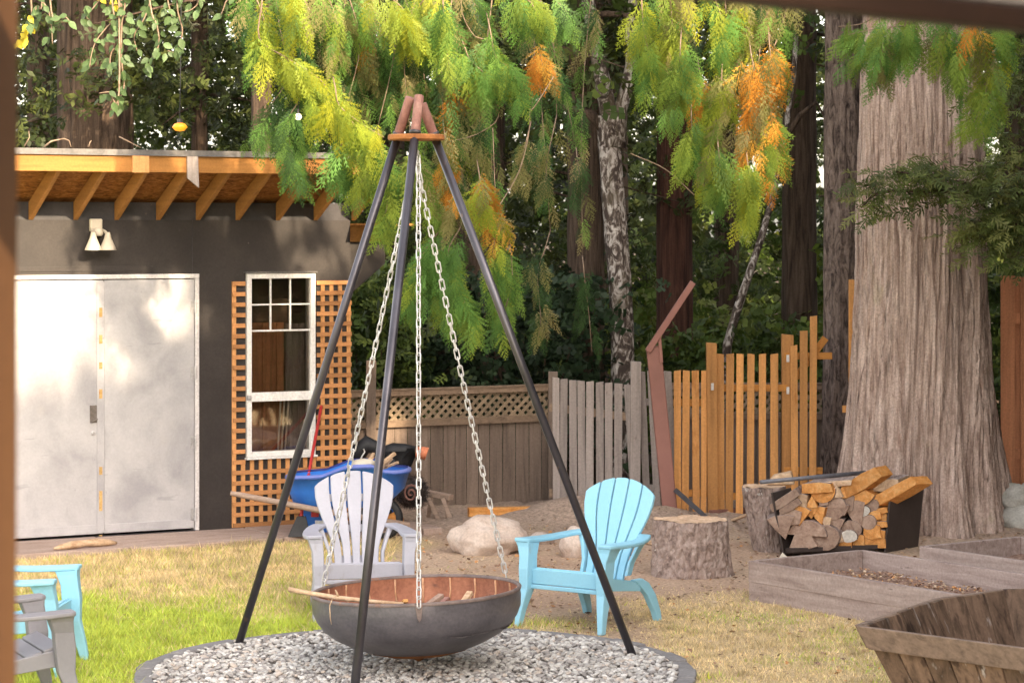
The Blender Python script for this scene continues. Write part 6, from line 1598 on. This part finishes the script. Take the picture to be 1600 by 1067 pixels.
SPR = [([(60, -40), (66, 0), (75, 15), (80, 40), (82, 70)], 12, 'g'), ([(66, 0), (58, 10), (50, 30), (45, 45)], 9, 'g'), ([(50, 30), (42, 40), (36, 55), (32, 75)], 11, 'y'), ([(80, 18), (100, 25), (108, 35), (95, 35)], 6, 'g'), ([(150, -40), (160, -10), (148, 10), (135, 25), (140, 32)], 12, 'g'), ([(160, -20), (168, -5), (178, 5)], 6, 'y'),
       ([(175, -30), (176, 10), (178, 30), (165, 45), (150, 65), (143, 85), (140, 105)], 26, 'g'), ([(200, -40), (195, 10), (190, 40), (190, 80), (188, 105)], 26, 'g'), ([(190, 50), (175, 80), (172, 100), (178, 105)], 10, 'g'), ([(190, 90), (194, 115), (193, 140), (186, 158), (184, 170)], 16, 'g'), ([(186, 142), (170, 144), (155, 146)], 6, 'g'),
       ([(240, -40), (235, 0), (225, 30), (210, 55), (214, 80)], 28, 'g'), ([(235, 10), (245, 40), (248, 70), (235, 95), (232, 112)], 24, 'g'), ([(260, -40), (262, 0), (268, 25), (270, 35)], 14, 'g'), ([(270, -30), (278, 20), (285, 50), (275, 80), (262, 80)], 18, 'g'), ([(300, -40), (310, 0), (300, 15), (285, 20)], 12, 'g'), ([(360, -30), (352, 5), (345, 25)], 5, 'g')]
rl2 = random.Random(99)
for pxs, n, kd in SPR:
    D = 15.9 + rl2.uniform(-.25, .25); st_ = near_on(limbL, pxs[0][0], D)
    c_ = catmull([st_] + [P(x, y, D) for x, y in pxs], 6)
    MB().tube([Vector(q)-lbz for q in c_], [.006*(1-.7*i/len(c_))+.001 for i in range(len(c_))], 5).build('sprig', MATS['twig_bark'], lf, smooth=True)
    for k in range(n):
        i = 6 + int((len(c_)-7)*(k+.6)/n); i = min(i, len(c_)-1)
        pr_ = leafG if kd == 'g' else leafY
        if pr_ is leafG and firstG: o = pr_; firstG = False
        elif pr_ is leafY and firstY: o = pr_; firstY = False
        else: o = place_copy(pr_, lf)
        s_ = rl2.uniform(.045, .072)
        dv = Vector((rl2.gauss(0, .8), rl2.gauss(0, .4), -.75+rl2.gauss(0, .3))).normalized(); nv = Vector((rl2.gauss(0, .4), -1, rl2.gauss(.35, .3)))
        xv = dv.cross(nv).normalized(); nv = xv.cross(dv)
        R_ = Matrix((xv, dv, nv)).transposed().to_4x4()
        o.matrix_local = Matrix.Translation(Vector(c_[i])-lbz+Vector((rl2.gauss(0, .015), rl2.gauss(0, .03), rl2.gauss(0, .015)))) @ R_ @ Matrix.Scale(s_, 4)

# unseen trees added right of the yard, heights shaped to keep the lawn shaded
for k, (x_, y_, ht, rr_) in enumerate(((6.6, -3.4, 9.4, 1.7), (6.5, -.8, 9.2, 1.7), (6.6, 1.9, 9.0, 1.7), (6.5, 4.4, 8.9, 1.6), (6.5, 6.7, 8.8, 1.5), (6.5, 8.6, 8.1, 1.2), (6.4, 9.9, 7.9, .8), (6.6, 11.3, 6.1, 1.2), (6.6, 13.9, 9.0, 1.1), (6.7, 16.0, 10.5, 1.2), (7.2, 18.6, 12.0, 1.5), (7.6, 21.4, 12.5, 1.6), (8.2, 24.4, 12.5, 1.7), (9.0, 27.4, 12.5, 1.8), (8.9, 3.0, 9.6, 1.9), (8.8, 7.2, 8.6, 1.6), (9.0, 15.0, 11.0, 1.8), (9.4, 19.5, 12.5, 1.9))):
    t = thing('shade_tree', 'unseen evergreen added right of the yard to shade the lawn', 'tree', (x_, y_, 0), 0, 'added shade evergreens right of the yard')
    trunk_mesh(lambda z, a: .18-.012*z, lambda z: (0, 0), -.05, ht*.9, 10, 14, .02).build('trunk', MATS['dark_bark'], t, smooth=True)
    n = 1250; zz = er.uniform(.5, ht, n); env = rr_*np.clip(1.15-(zz/ht)**3*.95, .1, 1.1); a_ = er.random(n)*2*PI; q_ = er.random(n)**.5
    pos = np.stack([np.cos(a_)*env*q_, np.sin(a_)*env*q_, zz], -1)
    T1 = np.array([[[0, 0, 0], [.35, .5, 0], [0, 1, 0], [-.35, .5, 0]], [[0, .1, 0], [.5, .45, .2], [.7, 1., .1], [.1, .7, 0]], [[0, .1, 0], [-.5, .45, -.2], [-.7, 1., .1], [-.1, .7, 0]]])
    Q, C = leaf_cloud(pos, (.42, .7), DARK, [T1]); o = quads_mesh('crown', Q, C, MATS['bg_leaf'], t); o['kind'] = 'stuff'

# two glowing globes stand in for pane reflections of lamps; caps, cords added
amber = glowmat('amber_glow', (.8, .24, .012), .28); warmw = glowmat('warm_glow', (1.0, .80, .55), .5)
def glow_globe(x, y, D, r, m_, lb, zt_, flat=.7):
    p_ = P(x, y, D); t = thing('reflection_glow', lb, 'reflection stand-in', p_)
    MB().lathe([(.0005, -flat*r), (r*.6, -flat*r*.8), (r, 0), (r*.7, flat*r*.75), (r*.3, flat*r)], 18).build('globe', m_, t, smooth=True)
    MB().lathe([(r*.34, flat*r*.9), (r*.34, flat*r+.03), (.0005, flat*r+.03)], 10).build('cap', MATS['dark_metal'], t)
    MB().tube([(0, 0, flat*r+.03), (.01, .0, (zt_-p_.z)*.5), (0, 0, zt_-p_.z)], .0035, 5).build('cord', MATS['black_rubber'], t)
glow_globe(281, 199, 19.2, .058, amber, 'glowing amber globe standing in for a reflection above the shed roof', 4.8, .55)
glow_globe(466, 183, 18.0, .026, warmw, 'glowing white globe standing in for a reflection among cedar fronds', 4.9, .9)
